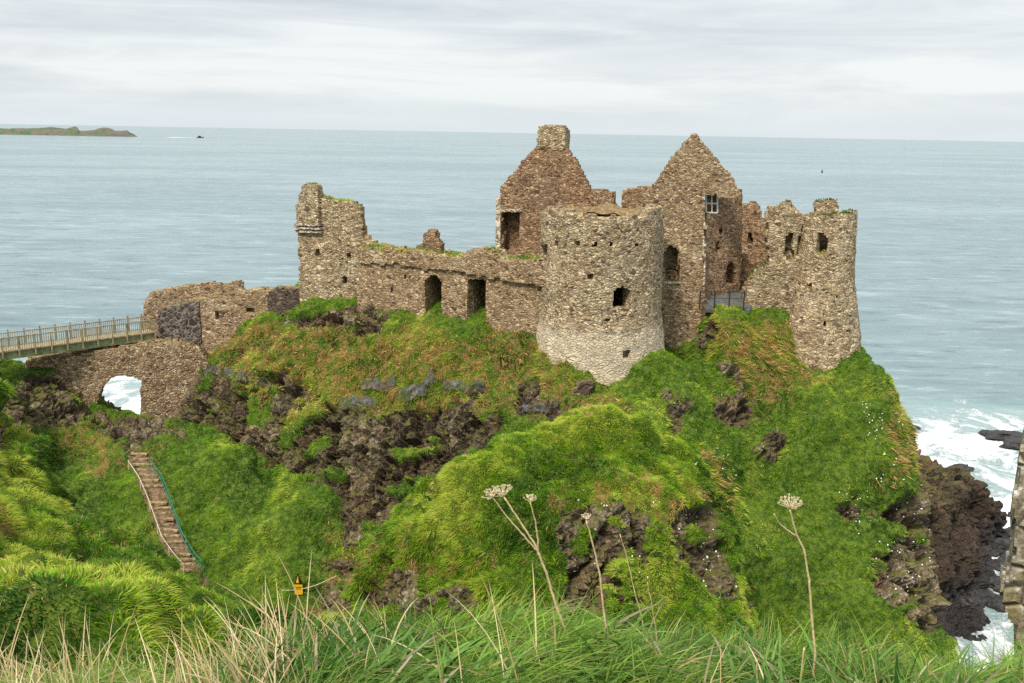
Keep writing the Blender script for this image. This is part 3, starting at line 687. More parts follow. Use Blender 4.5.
def archp(x0, y0, x1, y1, k=0.3):
    h = (y1 - y0) * k; xm = (x0 + x1) / 2; r = (x1 - x0) / 2
    return [(x0, y1), (x0, y0 + h)] + [(xm - r * math.cos(q), y0 + h - h * math.sin(q)) for q in np.linspace(0.3, math.pi - 0.3, 7)] + [(x1, y0 + h), (x1, y1)]

# corner tower at the left
ct = wall('corner_tower', pl((296, 250, 78), (386, 250, 75)), [(300, 320), (299, 262), (297, 231), (296, 206), (301, 203), (302, 188), (306, 182), (317, 186), (319, 196), (328, 197), (331, 203), (345, 201), (352, 200), (361, 206), (362, 236), (366, 238), (373, 241), (386, 256), (390, 330)],
          [(rect(316, 250, 319, 255), 0.6), (rect(343, 277, 347, 283), 0.6), (rect(347, 253, 351, 258), 0.6)], M_grey, 2.6, thin=(36.4, 1.0))
tag(ct, 'tall broken grey corner tower standing highest at the left end of the wall', 'tower')
b = MB()
for i, (yy, dd) in enumerate(((224, 0.34), (227.5, 0.24), (231, 0.13))):
    A, B = at(296.5, yy, 77.9), at(322, yy + 0.8, 77.0); n = Vector(((A - B).y, (B - A).x, 0)).normalized()
    if n.y > 0: n = -n
    b.bar(A + n * (dd - 0.3), B + n * (dd - 0.3), 0.8, 0.2)
b.build('corbel_course', M_pale, ct)
wall('turret', pl((295.5, 240, 77.55), (319, 240, 76.75)), [(295, 224), (296, 205), (300, 203), (301, 188), (306, 182), (317, 186), (319, 197), (320, 224)], (), M_grey, 0.9, 0.15, parent=ct)

# curtain wall
cw = wall('curtain_wall', pl((357, 280, 75.2), (546, 290, 66.8)), [(357, 330), (358, 262), (383, 256), (412, 262), (470, 262), (500, 262), (540, 268), (548, 350), (480, 352), (420, 345)],
          [([(425, 325), (425, 284), (427, 277), (433, 275), (440, 279), (442, 290), (441, 325)], 2.7), ([(468, 328), (467.5, 280), (478, 278), (486, 280), (486, 328)], 2.7),
           (rect(390, 288, 393, 292), 0.5), (rect(404, 276, 406, 280), 0.5)], M_brown, 3.2)
tag(cw, 'long brown curtain wall with two dark doorways left of the round tower', 'wall')
wall('parapet', [p + Vector((0, -0.16, 0)) for p in pl((357, 260, 75.1), (544, 276, 66.7))], [(357, 262), (356, 246), (368, 246), (385, 252), (393, 247), (401, 253), (409, 250), (417, 253), (441, 256), (459, 259), (465, 252), (480, 250), (493, 253), (496, 257), (524, 258), (538, 262), (544, 266), (544, 287), (500, 281), (440, 271), (400, 265)],
     (), M_brown, 2.2, 0.18, parent=cw)
# lone chimney stub behind the curtain wall
tag(wall('chimney_stub', pl((413, 250, 79), (444, 250, 78.5)), [(415, 290), (415, 247), (423, 242), (425, 234), (430, 229), (436, 231), (437, 239), (442, 244), (442, 290)], (), M_gable, 1.0, 0.15, z=(30, 42)), 'small stepped stub of masonry rising alone behind the curtain wall', 'ruin')

# left gable
lg = wall('gable_wall', pl((496, 230, 79), (604, 230, 76.5)), [(497, 300), (496, 201), (500, 197), (500, 188), (506, 180), (515, 170), (522, 160), (536, 147), (565, 146), (574, 158), (584, 174), (595, 195), (604, 212), (604, 300)],
          [([(502, 251), (502, 214), (506, 212), (519, 213), (520, 232), (519, 250)], 1.5)], M_gable, 1.9, 0.16, z=(30, 49), thin=(39.7, 0.7), rough=0.055)
tag(lg, 'pointed left gable wall topped by a square chimney stack', 'gable wall')
wall('chimney_stack', pl((536.5, 140, 78.0), (566.5, 140, 77.3)), [(537, 150), (537, 131), (539, 126), (562, 125), (565, 129), (565, 150)], (), M_grey, 1.9, 0.16, z=(42, 49), parent=lg, rough=0.07)
wall('quoin_strip', [p + Vector((0, -0.1, 0)) for p in pl((495.5, 230, 79.0), (500.5, 230, 78.88))], [(495, 256), (495.5, 196), (500.5, 196), (501, 256)], (), M_quoin, 0.5, 0.12, z=(34, 44), parent=lg, rough=0.05)
# low rear wall seen between the gables, in two stubs
tag(wall('rear_wall', pl((575, 200, 92), (616, 200, 91)), [(574, 260), (576, 190), (600, 190), (613, 191), (615, 206), (617, 260)], (), M_gable, 1.3, 0.2, z=(30, 44)), 'low brown rear wall stub right behind the left gable slope', 'wall')
tag(wall('rear_wall', pl((619, 200, 91), (662, 200, 90)), [(620, 260), (620, 195), (623, 190), (636, 188), (650, 187), (664, 188), (664, 260)], (), M_gable, 1.3, 0.2, z=(30, 44)), 'low brown rear wall stub joining the right gable above the round tower', 'wall')

# right gable, bent at its near corner
rg = wall('gable_wall', [at(640, 250, 72.0), at(743, 250, 71.2)], [(640, 350), (643, 194), (650, 188), (660, 176), (672, 160), (684, 144), (690, 138), (693, 133), (698, 134), (704, 144), (715, 156), (725, 168), (734, 178), (736, 188), (740, 191), (742, 200), (742, 330), (710, 372), (694, 366), (680, 358), (662, 356)],
          [(archp(664.5, 246, 679, 281), 1.7), (rect(655, 262, 657, 266), .5), ([(705.5, 194), (718, 194), (718, 197), (748, 197), (748, 330), (705.5, 330)], 9)], M_brown, 2.1, 0.16, z=(25, 49), thin=(41.0, 1.1), rough=0.055)
wall('side_face', [at(704.5, 250, 72.3), at(742.5, 250, 75.4)], [(703, 325), (703, 190), (742.5, 188), (742.5, 325)], [(rect(706, 194, 717.5, 213), 9), (archp(726, 262, 737, 284, 0.5), 1.1), (rect(720, 230, 723, 236), 0.8), ([(716, 246), (719, 240), (721, 250), (717, 256)], 0.4)], M_gable, 1.3, 0.16, z=(30, 44), parent=rg, rough=0.07)
tag(rg, 'tall right gable wall with an arched window beside the round tower', 'gable wall')
wall('quoin_strip', [p + Vector((0.0, -0.14, 0)) for p in pl((702, 250, 71.55), (706.2, 250, 71.5))], [(702.5, 362), (703, 200), (706, 200), (706, 362)], (), M_quoin, 0.4, 0.14, z=(26, 42), parent=rg, rough=0.12)
b = MB()
A, B, C_, D = at(706.2, 194, 72.6), at(717.4, 194.2, 72.5), at(706.2, 212.5, 72.6), at(717.4, 212.7, 72.5)
for p, q_ in ((A, B), (C_, D), (A, C_), (B, D), ((A + B) / 2, (C_ + D) / 2), (A.lerp(C_, 0.5), B.lerp(D, 0.5))): b.bar(p, q_, 0.10, 0.10, up=(0.02, 1, 0.01))
wf = b.build('window_frame', M_white, rg)
# ruined house wall further right
tag(wall('house_wall', pl((737, 240, 82), (772, 240, 79.5)), [(738, 310), (741, 206), (744, 202), (752, 203), (755, 214), (762, 226), (767, 236), (769, 262), (769, 310)],
     [(rect(747, 233, 752.5, 244), 0.9), (archp(740, 276, 747, 288, .5), 0.9)], M_gable, 1.1, z=(30, 43)), 'reddish house wall fragment with a chimney stump and small slit behind the railing', 'wall')
tag(wall('low_wall', pl((738, 262, 78), (771, 262, 76.5)), [(738, 310), (739, 254), (755, 249), (770, 247), (772, 310)], [(archp(754, 270, 760, 284, .5), 0.7)], M_gable, 0.9, z=(30, 39)), 'low reddish wall with a level pale top behind the iron railing', 'wall')

# round tower
C0 = at(599.5, 300, 68.2); R0_ = 4.68
circ = [(C0.x + R0_ * math.cos(q), C0.y + R0_ * math.sin(q)) for q in np.linspace(0, 2 * math.pi, 73)[:-1]]
rt = wall('round_tower', circ, [(520, 420), (535, 340), (538, 300), (540, 215), (543, 209), (549, 207), (556, 209), (566, 210), (570, 214), (583, 215), (592, 216), (600, 218), (612, 216), (625, 217), (640, 215), (648, 216), (652, 209), (660, 206), (664, 213), (668, 330), (680, 420)],
          [([(614, 309), (614, 292), (617, 287), (622, 286), (628, 287), (630, 291), (630, 309)], 9), (rect(540, 245, 546.5, 262), 9), (rect(605, 319, 609, 323.5), .6), (rect(587.5, 274.5, 591.5, 278.5), .6),
           (rect(574, 241, 577.5, 245.5), .5), (rect(591.5, 242.5, 595.5, 247), .5), (rect(609, 243.5, 612.8, 248), .5), (rect(636, 243.5, 639.5, 248), .5), (rect(624, 350, 630, 359), .5), (rect(554, 240.5, 557.5, 245), .5)],
          M_tower, 1.3, 0.19, z=(24, 41.5), closed=True, rough=0.10, flare=lambda zz: 0.5 * np.clip((33.2 - zz) / 4.0, 0, 1.6) - 0.12 * np.clip((zz - 33) / 8, 0, 1))
tag(rt, 'big round grey tower with a limewashed base and one dark window', 'tower')
def lintel(px0, px1, py, Y0, Y1, parent, h=0.26, d=0.4, name='lintel'):
    b = MB(); A, B = at(px0, py, Y0), at(px1, py, Y1); n = 4
    for i in range(n): b.bar(A.lerp(B, i / n + .01), A.lerp(B, (i + 1) / n - .01) + Vector((0, 0, 0.04 * math.sin(i * 2.3))), d, h * (1 - 0.12 * (i % 2)))
    b.build(name, M_quoin, parent)
lintel(612.5, 631.5, 284.6, 63.95, 64.2, rt); lintel(612.5, 631, 310.6, 63.95, 64.2, rt, 0.18, 0.4, 'sill')
lintel(423, 443, 273.6, 72.35, 71.45, cw, 0.24, 0.3); lintel(466, 488, 277.2, 70.4, 69.4, cw, 0.24, 0.3)
lintel(501, 522, 210.4, 78.85, 78.4, lg, 0.26, 0.3); lintel(663, 681, 282.6, 71.8, 71.65, rg, 0.2, 0.3, 'sill')
# rubble lying inside the top
V, F = [], []
nr, na = 14, 48
for i in range(nr + 1):
    for k in range(na):
        r = 3.7 * i / nr; q = 2 * math.pi * k / na; V.append((C0.x + r * math.cos(q), C0.y + r * math.sin(q), 0))
V = np.array(V); zt = at(600, 216, 63.7).z
V[:, 2] = zt - 0.15 + fbm(V * 0.8, 4, 91) * 0.28 + np.maximum(0, fbm(V * np.array([.7, .7, 1]) + 7, 3, 93)) * 0.55 + 0.25 * sstep(V[:, 1], C0.y - 1, C0.y + 3)
F = [(i * na + k, (i + 1) * na + k, (i + 1) * na + (k + 1) % na, i * na + (k + 1) % na) for i in range(nr) for k in range(na)]
add('rubble_fill', V, F, M_gable, rt)

# right tower: rounded main wall and a broken back wall
C1 = at(823, 280, 72.6); R1_ = 2.40
circ = [(C1.x + R1_ * math.cos(q), C1.y + R1_ * math.sin(q)) for q in np.linspace(0, 2 * math.pi, 57)[:-1]]
qt = wall('cliff_tower', circ, [(760, 400), (785, 345), (790, 315), (795, 290), (797, 262), (798, 240), (804, 222), (807, 214), (830, 213), (870, 213), (885, 400)],
          [(archp(816, 232, 826.5, 252, .25), 9), (rect(808, 283, 812, 290), .6), (rect(835, 296, 838, 299), .5), (rect(846, 330, 849, 334), .5), (rect(822, 322, 825, 326), .5)],
          M_grey, 1.0, 0.18, z=(23, 43), closed=True, rough=0.17, flare=lambda zz: 1.15 * np.clip((35.0 - zz) / 6.0, 0, 1.5) - 0.055 * np.clip(zz - 34, 0, 9))
tag(qt, 'squat grey tower with a flared base on the edge of the right cliff', 'tower')
wall('chimney_stump', pl((816, 208, 71.6), (839, 208, 71.6)), [(817, 222), (817, 203), (821, 201.5), (838, 202), (839.5, 208), (839, 222)], (), M_grey, 0.9, 0.14, z=(38, 43), parent=qt, rough=0.06)
wall('broken_wall', pl((744, 260, 72.4), (812, 260, 72.0)), [(742, 330), (745, 293), (747, 283), (756, 273), (766, 266), (768, 250), (769.5, 210), (772, 207), (783, 206), (786, 200), (792, 203), (796, 208), (803, 212), (812, 216), (812, 330)],
     [([(786, 261), (785, 240), (789, 233), (794, 234), (793, 260)], 1.2), ([(799, 262), (797, 245), (803, 226), (809, 222), (812, 262)], 0.6)], M_grey, 1.6, z=(27, 43), parent=qt, rough=0.2)

# walls at the bridge end
tag(wall('gatehouse_wall', pl((141, 300, 87), (242, 300, 86)), [(142, 335), (143, 300), (150, 292), (163, 290), (190, 285), (203, 284), (220, 284), (237, 282), (241, 290), (242, 335)], (), M_brown, 1.3, z=(24, 36)), 'ragged brown gatehouse wall rising behind the dark stone pier', 'wall')
tag(wall('gate_pier', pl((155, 320, 81.2), (200, 320, 80.6)), [(156, 352), (156, 312), (165, 307), (180, 304), (200, 302), (200, 352)], (), M_basalt, 2.0, 0.2, z=(22, 34)), 'dark basalt pier with pale mortar where the footbridge meets the ruins', 'pier')
tag(wall('approach_wall', pl((190, 320, 80.9), (304, 320, 79.4)), [(190, 375), (190, 302), (205, 297), (225, 291), (245, 290), (268, 289), (285, 289), (303, 289), (303, 330)], [(rect(214, 312, 218, 320), 0.6), (rect(246, 309, 254, 312), .5)], M_brown, 1.4, z=(20, 35)), 'brown approach wall sloping up from the dark pier to the corner tower', 'wall')
tag(wall('dark_wall', pl((267, 296, 79.2), (303, 296, 78.6)), [(268, 318), (268, 290), (272, 288), (301, 288), (301, 318)], (), M_darkwall, 0.8, 0.17, z=(28, 35)), 'short dark damp wall beside the foot of the corner tower', 'wall')
aw = wall('arch_wall', pl((24, 380, 75.5), (212, 380, 79.4)), [(26, 450), (26, 360), (60, 356), (100, 350.5), (140, 346), (175, 344), (200, 350), (212, 365), (212, 450)],
     [([(97, 470), (97, 405), (99, 395), (104, 385), (112, 378), (121, 376), (131, 377), (141, 381), (141, 392), (140, 470)], 9)], M_arch, 2.4, 0.15, z=(16, 33), rough=0.12)
tag(aw, 'brown stone arch wall under the footbridge with one round opening', 'arch')

# ------------------------------------------------------------------ grass
WIND = np.array([-0.55, 0.15, 0.0])
def palette(pos, dry, rng, bias=0.0, straw=0.0):
    """colour of each blade, by tussock"""
    n = len(pos)
    _, _, tid = worley(pos * 1.15, 33)
    f = fbm(pos * 0.30, 5, 35) * 0.78 + 0.5 + (tid - 0.5) * 0.25 + fbm(pos * 1.9, 2, 36) * 0.18 + rng.normal(0, 0.13, n) + bias
    f = np.clip(f, 0, 1)[:, None]
    stops = np.array([[0.020, 0.070, 0.003], [0.078, 0.200, 0.004], [0.195, 0.350, 0.008], [0.42, 0.50, 0.055]])
    x = f * 3; i = np.minimum(x.astype(int), 2); w = x - i
    c = stops[i[:, 0]] * (1 - w) + stops[i[:, 0] + 1] * w
    sp = np.clip(sstep(fbm(pos * 0.8, 3, 39) * 0.8 + fbm(pos * 2.6, 2, 40) * 0.45 + (tid - 0.5) * 0.35, 0.10, 0.62) * (0.10 + 0.80 * dry) + straw, 0, 0.95)
    is_s = rng.random(n) < sp
    sc = np.array([[0.50, 0.335, 0.12]]) * (0.55 + 0.9 * rng.random((n, 1))) * np.array([[1, 1, 1]])
    sc[:, 1] *= 0.8 + 0.35 * rng.random(n)
    c = np.where(is_s[:, None], sc, c)
    return c * (0.8 + 0.4 * rng.random((n, 1)))
def blades(name, P, G, side, L, W, C, droop, label, cat, segs=2):
    n = len(P); rows = []
    for k in range(segs):
        u = k / segs; p = P + G * (L * u)[:, None] + droop * (L * u * u)[:, None]; w = (W * (1 - 0.75 * u * u))[:, None]
        rows += [p - side * w, p + side * w]
    rows.append(P + G * L[:, None] + droop * L[:, None])
    m_ = len(rows); V = np.stack(rows, 1).reshape(-1, 3); base = (np.arange(n) * m_)[:, None]
    Fs = []
    for k in range(segs - 1): Fs += [base + np.array([[2 * k, 2 * k + 1, 2 * k + 3]]), base + np.array([[2 * k, 2 * k + 3, 2 * k + 2]])]
    Fs.append(base + np.array([[m_ - 3, m_ - 2, m_ - 1]]))
    me = bpy.data.meshes.new(name); F = np.vstack(Fs).astype(np.int32); org = P.mean(0)
    me.vertices.add(len(V)); me.vertices.foreach_set('co', (V - org).astype(np.float32).ravel())
    me.loops.add(F.size); me.loops.foreach_set('vertex_index', F.ravel())
    me.polygons.add(len(F)); me.polygons.foreach_set('loop_start', np.arange(0, F.size, 3, dtype=np.int32)); me.polygons.foreach_set('loop_total', np.full(len(F), 3, np.int32))
    ca = me.color_attributes.new('blade_colour', 'FLOAT_COLOR', 'POINT')
    cc = np.ones((n, m_, 4), np.float32); cc[:, :, :3] = C[:, None, :]; ca.data.foreach_set('color', cc.ravel())
    me.update(calc_edges=True); me.materials.append(M_blade)
    o = bpy.data.objects.new(name, me); COL.objects.link(o); o.location = org
    return tag(o, label, cat, kind='stuff')
def slope_grass(name, ground, n, length, width, label, seed, bias=0.0, straw=0.0, wind=0.35, ymin=0.0, lo=-60, hi=1090, comb=0.45, segs=2, dryonly=False):
    rng = np.random.default_rng(seed); o = GROUND[ground]; me = o.data
    co, tr = mesh_arrays(o)
    rk = np.empty(len(co), np.float32); me.attributes['rock'].data.foreach_get('value', rk)
    dr = np.empty(len(co), np.float32); me.attributes['dry'].data.foreach_get('value', dr)
    A, B, C_ = co[tr[:, 0]], co[tr[:, 1]], co[tr[:, 2]]
    nn = np.cross(B - A, C_ - A); ar = np.linalg.norm(nn, axis=1); nn /= np.maximum(ar, 1e-9)[:, None]
    cen = (A + B + C_) / 3; v = cen - np.array(CAM); v /= np.linalg.norm(v, axis=1)[:, None]
    px, py = proj(cen)
    rkf = rk[tr].mean(1) + 0.35 * fbm(cen * 0.9, 3, 43)
    wgt = ar * (1 - sstep(rkf, 0.30, 0.62)) * ((nn * v).sum(1) < 0.25) * (nn[:, 2] > 0.05) * (px > lo) * (px < hi) * (py < 760) * (cen[:, 1] > ymin)
    if dryonly: wgt = wgt * dr[tr].mean(1) * (0.15 + sstep(worley(cen * 1.5, 88)[0], 0.55, 0.25))
    pk = rng.choice(len(tr), n, p=wgt / wgt.sum())
    u, w = rng.random(n), rng.random(n); fl = u + w > 1; u[fl], w[fl] = 1 - u[fl], 1 - w[fl]
    P = A[pk] + (B - A)[pk] * u[:, None] + (C_ - A)[pk] * w[:, None]; N = nn[pk]
    f1, _, tid = worley(P * 1.15, 33)
    down = N * np.array([1, 1, 0.0]); down[:, 2] -= (1 - N[:, 2]); 
    r = rng.normal(0, 1, (n, 3))
    G = N * 0.45 + np.array([0, 0, 0.5]) + down * comb + WIND * wind + r * 0.22 + np.stack([fbm(P * 0.5, 2, 45), fbm(P * 0.5, 2, 46), 0 * f1], 1) * 0.35
    G /= np.linalg.norm(G, axis=1)[:, None]
    side = np.cross(G, rng.normal(0, 1, (n, 3)) + v[pk] * 1.5); side /= np.linalg.norm(side, axis=1)[:, None]
    L = length * (0.55 + 0.8 * rng.random(n)) * (1.25 - 0.8 * f1) * (0.75 + 0.5 * tid)
    W = width * (0.6 + 0.8 * rng.random(n))
    droop = down * 0.35 + np.array([0, 0, -0.22]) + WIND * wind * 0.4
    C = palette(P, dr[tr].mean(1)[pk], rng, bias, straw)
    return blades(name, P - N * 0.02, G, side, L, W, C, droop, label, 'grass', segs)
slope_grass('slope_grass', 'castle_crag', 620000, 0.27, 0.021, 'green and rusty turf covering the steep castle slopes', 1, bias=0.07, segs=1)
slope_grass('rusty_tufts', 'castle_crag', 30000, 0.46, 0.026, 'rust and straw coloured tufts on the upper castle slope', 6, bias=0.1, straw=0.62, dryonly=True, wind=-0.25)
slope_grass('mound_grass', 'grassy_mound', 380000, 0.26, 0.0145, 'bright windswept grass covering the rounded mound', 2, bias=0.10, straw=0.05)
slope_grass('gully_grass', 'gully', 260000, 0.25, 0.020, 'dark green grass carpeting the gully beside the steps', 3, bias=-0.10, segs=1)
slope_grass('ridge_grass', 'hillside_ridge', 430000, 0.21, 0.0088, 'mixed green and brown grass on the left hillside ridge', 4, bias=0.07, ymin=8, straw=0.05)

def wall_grass(walls, n, zlo, label, seed):
    rng = np.random.default_rng(seed); AA, NNs, WW = [], [], []
    for o in walls:
        co, tr = mesh_arrays(o)
        if o.parent: co = co + np.array(o.parent.location)
        a_, b_, c_ = co[tr[:, 0]], co[tr[:, 1]], co[tr[:, 2]]; nn = np.cross(b_ - a_, c_ - a_); ar = np.linalg.norm(nn, axis=1); nn /= np.maximum(ar, 1e-9)[:, None]
        cen = (a_ + b_ + c_) / 3
        AA.append(np.stack([a_, b_, c_], 1)); NNs.append(nn); WW.append(ar * (nn[:, 2] > 0.55) * (cen[:, 2] > zlo) * (fbm(cen * 0.55, 3, 44) > -0.05))
    T, N, W_ = np.vstack(AA), np.vstack(NNs), np.concatenate(WW); pk = rng.choice(len(T), n, p=W_ / W_.sum())
    u = rng.dirichlet((1, 1, 1), n); P = (T[pk] * u[:, :, None]).sum(1)
    G = np.array([0, 0, 1.0]) + WIND * 0.3 + rng.normal(0, 0.35, (n, 3)); G /= np.linalg.norm(G, axis=1)[:, None]
    v = P - np.array(CAM); side = np.cross(G, v); side /= np.linalg.norm(side, axis=1)[:, None]
    C = palette(P, np.full(n, 0.8), rng, 0.12, 0.1)
    return blades('wall_top_grass', P, G, side, 0.22 * (0.5 + rng.random(n)), 0.022 * (0.6 + 0.8 * rng.random(n)), C, np.tile([0, 0, -0.25], (n, 1)), label, 'grass')
wall_grass([cw] + [c for c in cw.children] + [ct, qt] + [c for c in qt.children], 5000, 34.5, 'yellow green tufts growing along the broken wall tops', 21)
def bank_grass(name, n, x0, x1, y0, y1, length, width, label, seed, straw, pal, lean, spread, dens=None, cat='grass', segs=5, drp=0.45):
    rng = np.random.default_rng(seed)
    x = rng.uniform(x0, x1, n * 3); y = rng.uniform(y0, y1, n * 3)
    p3 = np.stack([x, y, 0 * x], 1); _, _, tid = worley(p3 * np.array([5, 5, 0]), 3 + seed)
    keep = rng.random(n * 3) < (0.35 + 0.65 * tid) * (dens(x, y) if dens else 1)
    keep &= np.abs(x) < 0.62 * y + 0.6
    x, y, tid = x[keep][:n], y[keep][:n], tid[keep][:n]; n = len(x)
    P = np.stack([x, y, bank_z(x, y) - 0.02], 1)
    th = fbm(P * 2.0, 2, 5 + seed) * 2.2 + rng.normal(0, 0.9, n)
    G = np.stack([np.cos(th) * spread + lean[0], np.sin(th) * spread + lean[1], np.ones(n)], 1) + rng.normal(0, 0.16, (n, 3))
    G /= np.linalg.norm(G, axis=1)[:, None]
    v = P - np.array(CAM); v /= np.linalg.norm(v, axis=1)[:, None]
    side = np.cross(G, rng.normal(0, 0.5, (n, 3)) + v); side /= np.linalg.norm(side, axis=1)[:, None]
    L = length * (0.45 + 0.85 * rng.random(n)) * (0.7 + 0.5 * tid); W = width * (0.5 + rng.random(n))
    H = G * np.array([1, 1, 0]); droop = H * drp + np.array([0, 0, -1.0]) * (drp * (0.5 + 0.8 * rng.random(n)))[:, None]
    C = pal(P, rng, n)
    return blades(name, P, G, side, L, W, C, droop, label, cat, segs)
def pal_green(P, rng, n):
    f = np.clip(fbm(P * 1.3, 3, 71) * 0.4 + 0.5 + rng.normal(0, 0.2, n), 0, 1)[:, None]
    f = f ** 1.25; c = np.array([[0.026, 0.085, 0.006]]) * (1 - f) + np.array([[0.25, 0.40, 0.055]]) * f
    s_ = rng.random(n) < 0.09
    c[s_] = np.array([0.40, 0.30, 0.13]) * (0.6 + 0.6 * rng.random((s_.sum(), 1)))
    return c * (0.75 + 0.5 * rng.random((n, 1)))
def pal_straw(P, rng, n):
    f = rng.random((n, 1)); return (np.array([[0.40, 0.28, 0.11]]) * (1 - f) + np.array([[0.82, 0.68, 0.42]]) * f)
bank_grass('foreground_grass', 90000, -3.6, 3.6, 1.5, 5.0, 0.28, 0.0025, 'lush green grass filling the bottom of the picture', 11, 0, pal_green, (0.10, -0.05), 0.55, drp=0.6)
bank_grass('broad_leaf_grass', 3600, -1.0, 3.2, 1.6, 4.0, 0.27, 0.0062, 'broad bladed bluish green grass in the near foreground', 12, 0, lambda P, r, n: pal_green(P, r, n) * np.array([0.9, 1.0, 1.5]), (0.1, -0.1), 0.6)
leftd = lambda x, y: 0.055 + 0.945 * sstep(x + 0.25 * fbm(np.stack([x * 2, y * 2, 0 * x], 1), 2, 8), -0.35, -1.35)
bank_grass('dry_grass', 2700, -3.4, 1.2, 1.8, 4.2, 0.42, 0.0023, 'pale dry straw grass leaning left in the lower left corner', 13, 1, pal_straw, (-0.42, 0.05), 0.40, leftd, 'dry grass', 6, 0.32)

# ------------------------------------------------------------------ footbridge
zd = at(152, 333, 80.5).z
def on_level(px, py, z): return at_z(px, py, z)
nR = at(156, 333, 80.5); nL = on_level(-70, 362.5, zd)          # near edge of the deck
dirb = (nR - nL); dirb.z = 0; Lb = dirb.length; dirb.normalize(); back = Vector((-dirb.y, dirb.x, 0))
if back.y < 0: back = -back
WB = 1.9
fb = empty('footbridge', nL)
tag(fb, 'long wooden footbridge with railings reaching the ruins above the arch', 'bridge')
b = MB(); n = int(Lb / 0.24)
for i in range(n): b.box(nL + dirb * ((i + 0.5) * Lb / n) + back * WB / 2, dirb * (Lb / n * 0.45), back * (WB / 2), Vector((0, 0, 0.03)))
b.build('deck', M_deck, fb)
for k in (0, 1):
    b = MB(); o_ = back * (0.12 if k == 0 else WB - 0.12) - Vector((0, 0, 0.33)); b.bar(nL + o_, nR + o_, 0.16, 0.58); b.build('beam', M_beam, fb)
for k in (0, 1):
    off = back * (-0.06 if k == 0 else WB + 0.06)
    b = MB()
    for zz, h in ((1.22, 0.09), (0.10, 0.08)): b.bar(nL + off + Vector((0, 0, zz)), nR + off + Vector((0, 0, zz)), 0.07, h)
    n = int(Lb / 0.17)
    for i in range(n):
        p = nL + off + dirb * ((i + 0.5) * Lb / n); b.box(p + Vector((0, 0, 0.66)), dirb * 0.022, back * 0.02, Vector((0, 0, 0.54)))
    b.build('railing', M_deck, fb)
    for i in range(15):
        p = nL + off * 1.6 + dirb * (0.1 + i * (Lb - 0.2) / 14); b = MB(); b.box(p + Vector((0, 0, 0.42)), dirb * 0.055, back * 0.05, Vector((0, 0, 0.86))); b.build('post', M_deck, fb)

# ------------------------------------------------------------------ path and iron railing beside the right gable
pa = [at(705.5, 307, 70.9), at(750, 307, 70.9), at(756, 286, 77.0), at(706, 290, 72.8)]
zp = min(p.z for p in pa) + 0.35
V = []; ngx = 12
for i in range(ngx + 1):
    for j in range(ngx + 1):
        p = pa[0].lerp(pa[1], i / ngx).lerp(pa[3].lerp(pa[2], i / ngx), j / ngx); V.append((p.x, p.y, zp - 0.55 + 0.75 * j / ngx + 0.03 * math.sin(i * 2.1 + j)))
V += [(v[0], v[1], v[2] - 0.25) for v in list(V)]; N_ = (ngx + 1) ** 2; F = []
for i in range(ngx):
    for j in range(ngx): a_ = i * (ngx + 1) + j; F.append((a_, a_ + ngx + 1, a_ + ngx + 2, a_ + 1))
rim = [i * (ngx + 1) for i in range(ngx + 1)] + [ngx * (ngx + 1) + j for j in range(1, ngx + 1)] + [i * (ngx + 1) + ngx for i in range(ngx - 1, -1, -1)] + [j for j in range(ngx - 1, 0, -1)]
for q_ in range(len(rim)): a_, b_ = rim[q_], rim[(q_ + 1) % len(rim)]; F.append((a_, b_, b_ + N_, a_ + N_))
tag(add('path', V, F, M_path), 'grey gravel path behind the iron railing', 'path', kind='structure')
r0, r1 = at(700, 300, 70.7), at(744, 301, 70.8); r0.z = r1.z = zp - 0.1
ir = empty('iron_railing', r0); tag(ir, 'dark iron railing between the right gable and the right tower', 'railing')
b = MB()
for h in (1.0, 0.5): b.bar(r0 + Vector((0, 0, h)), r1 + Vector((0, 0, h)), 0.035, 0.04)
b.build('rail', M_iron, ir)
for i in range(4):
    b = MB(); p = r0.lerp(r1, i / 3); b.bar(p - Vector((0, 0, .4)), p + Vector((0, 0, 1.08)), 0.10, 0.10, up=(0, 1, 0)); b.build('post', M_iron, ir)

# ------------------------------------------------------------------ stairs with handrails in the gully
stp = [(139, 455), (146, 471), (152, 487), (158, 504), (164, 520), (171, 537), (180, 555), (191, 571)]
def along(pts, u):
    f = u * (len(pts) - 1); i = min(int(f), len(pts) - 2); w = f - i
    return pts[i][0] * (1 - w) + pts[i + 1][0] * w, pts[i][1] * (1 - w) + pts[i + 1][1] * w
h0 = hit(*stp[-1], only=('gully',))[0]
st = empty('stairway', h0); tag(st, 'flight of weathered timber steps climbing the green gully towards the arch', 'steps')
rs = random.Random(3)
for i in range(22):
    x, y = along(stp, i / 21); h = hit(x, y, only=('gully',))
    p = h[0]; nrm = h[1]; w = 0.78 + rs.uniform(-0.16, 0.10); an = rs.uniform(-0.16, 0.16) - 0.05
    ax = Vector((math.cos(an), math.sin(an), rs.uniform(-0.04, 0.04))).normalized(); ay = Vector((-ax.y, ax.x, 0))
    b = MB(); b.box(p + Vector((rs.uniform(-.08, .08), 0, 0.10)), ax * w, ay * rs.uniform(.10, .16), Vector((0, 0, 0.07)))
    b.build('step', M_step, st)
b = MB()      # trodden earth beside and beneath the steps
V, F = [], []
for i in range(45):
    x, y = along(stp, i / 44)
    for k in range(7):
        q_ = hit(x + (k - 3) * 4.0 + 1.2 * math.sin(i * 1.7 + k), y + 1, only=('gully',)); V.append(tuple(q_[0] + q_[1] * (0.12 - 0.02 * abs(k - 3))))
for i in range(44):
    for k in range(6): a_ = i * 7 + k; F.append((a_, a_ + 1, a_ + 8, a_ + 7))
M_earth = simple('trodden_earth', (0.13, 0.085, 0.045), nz=4, amt=0.5)
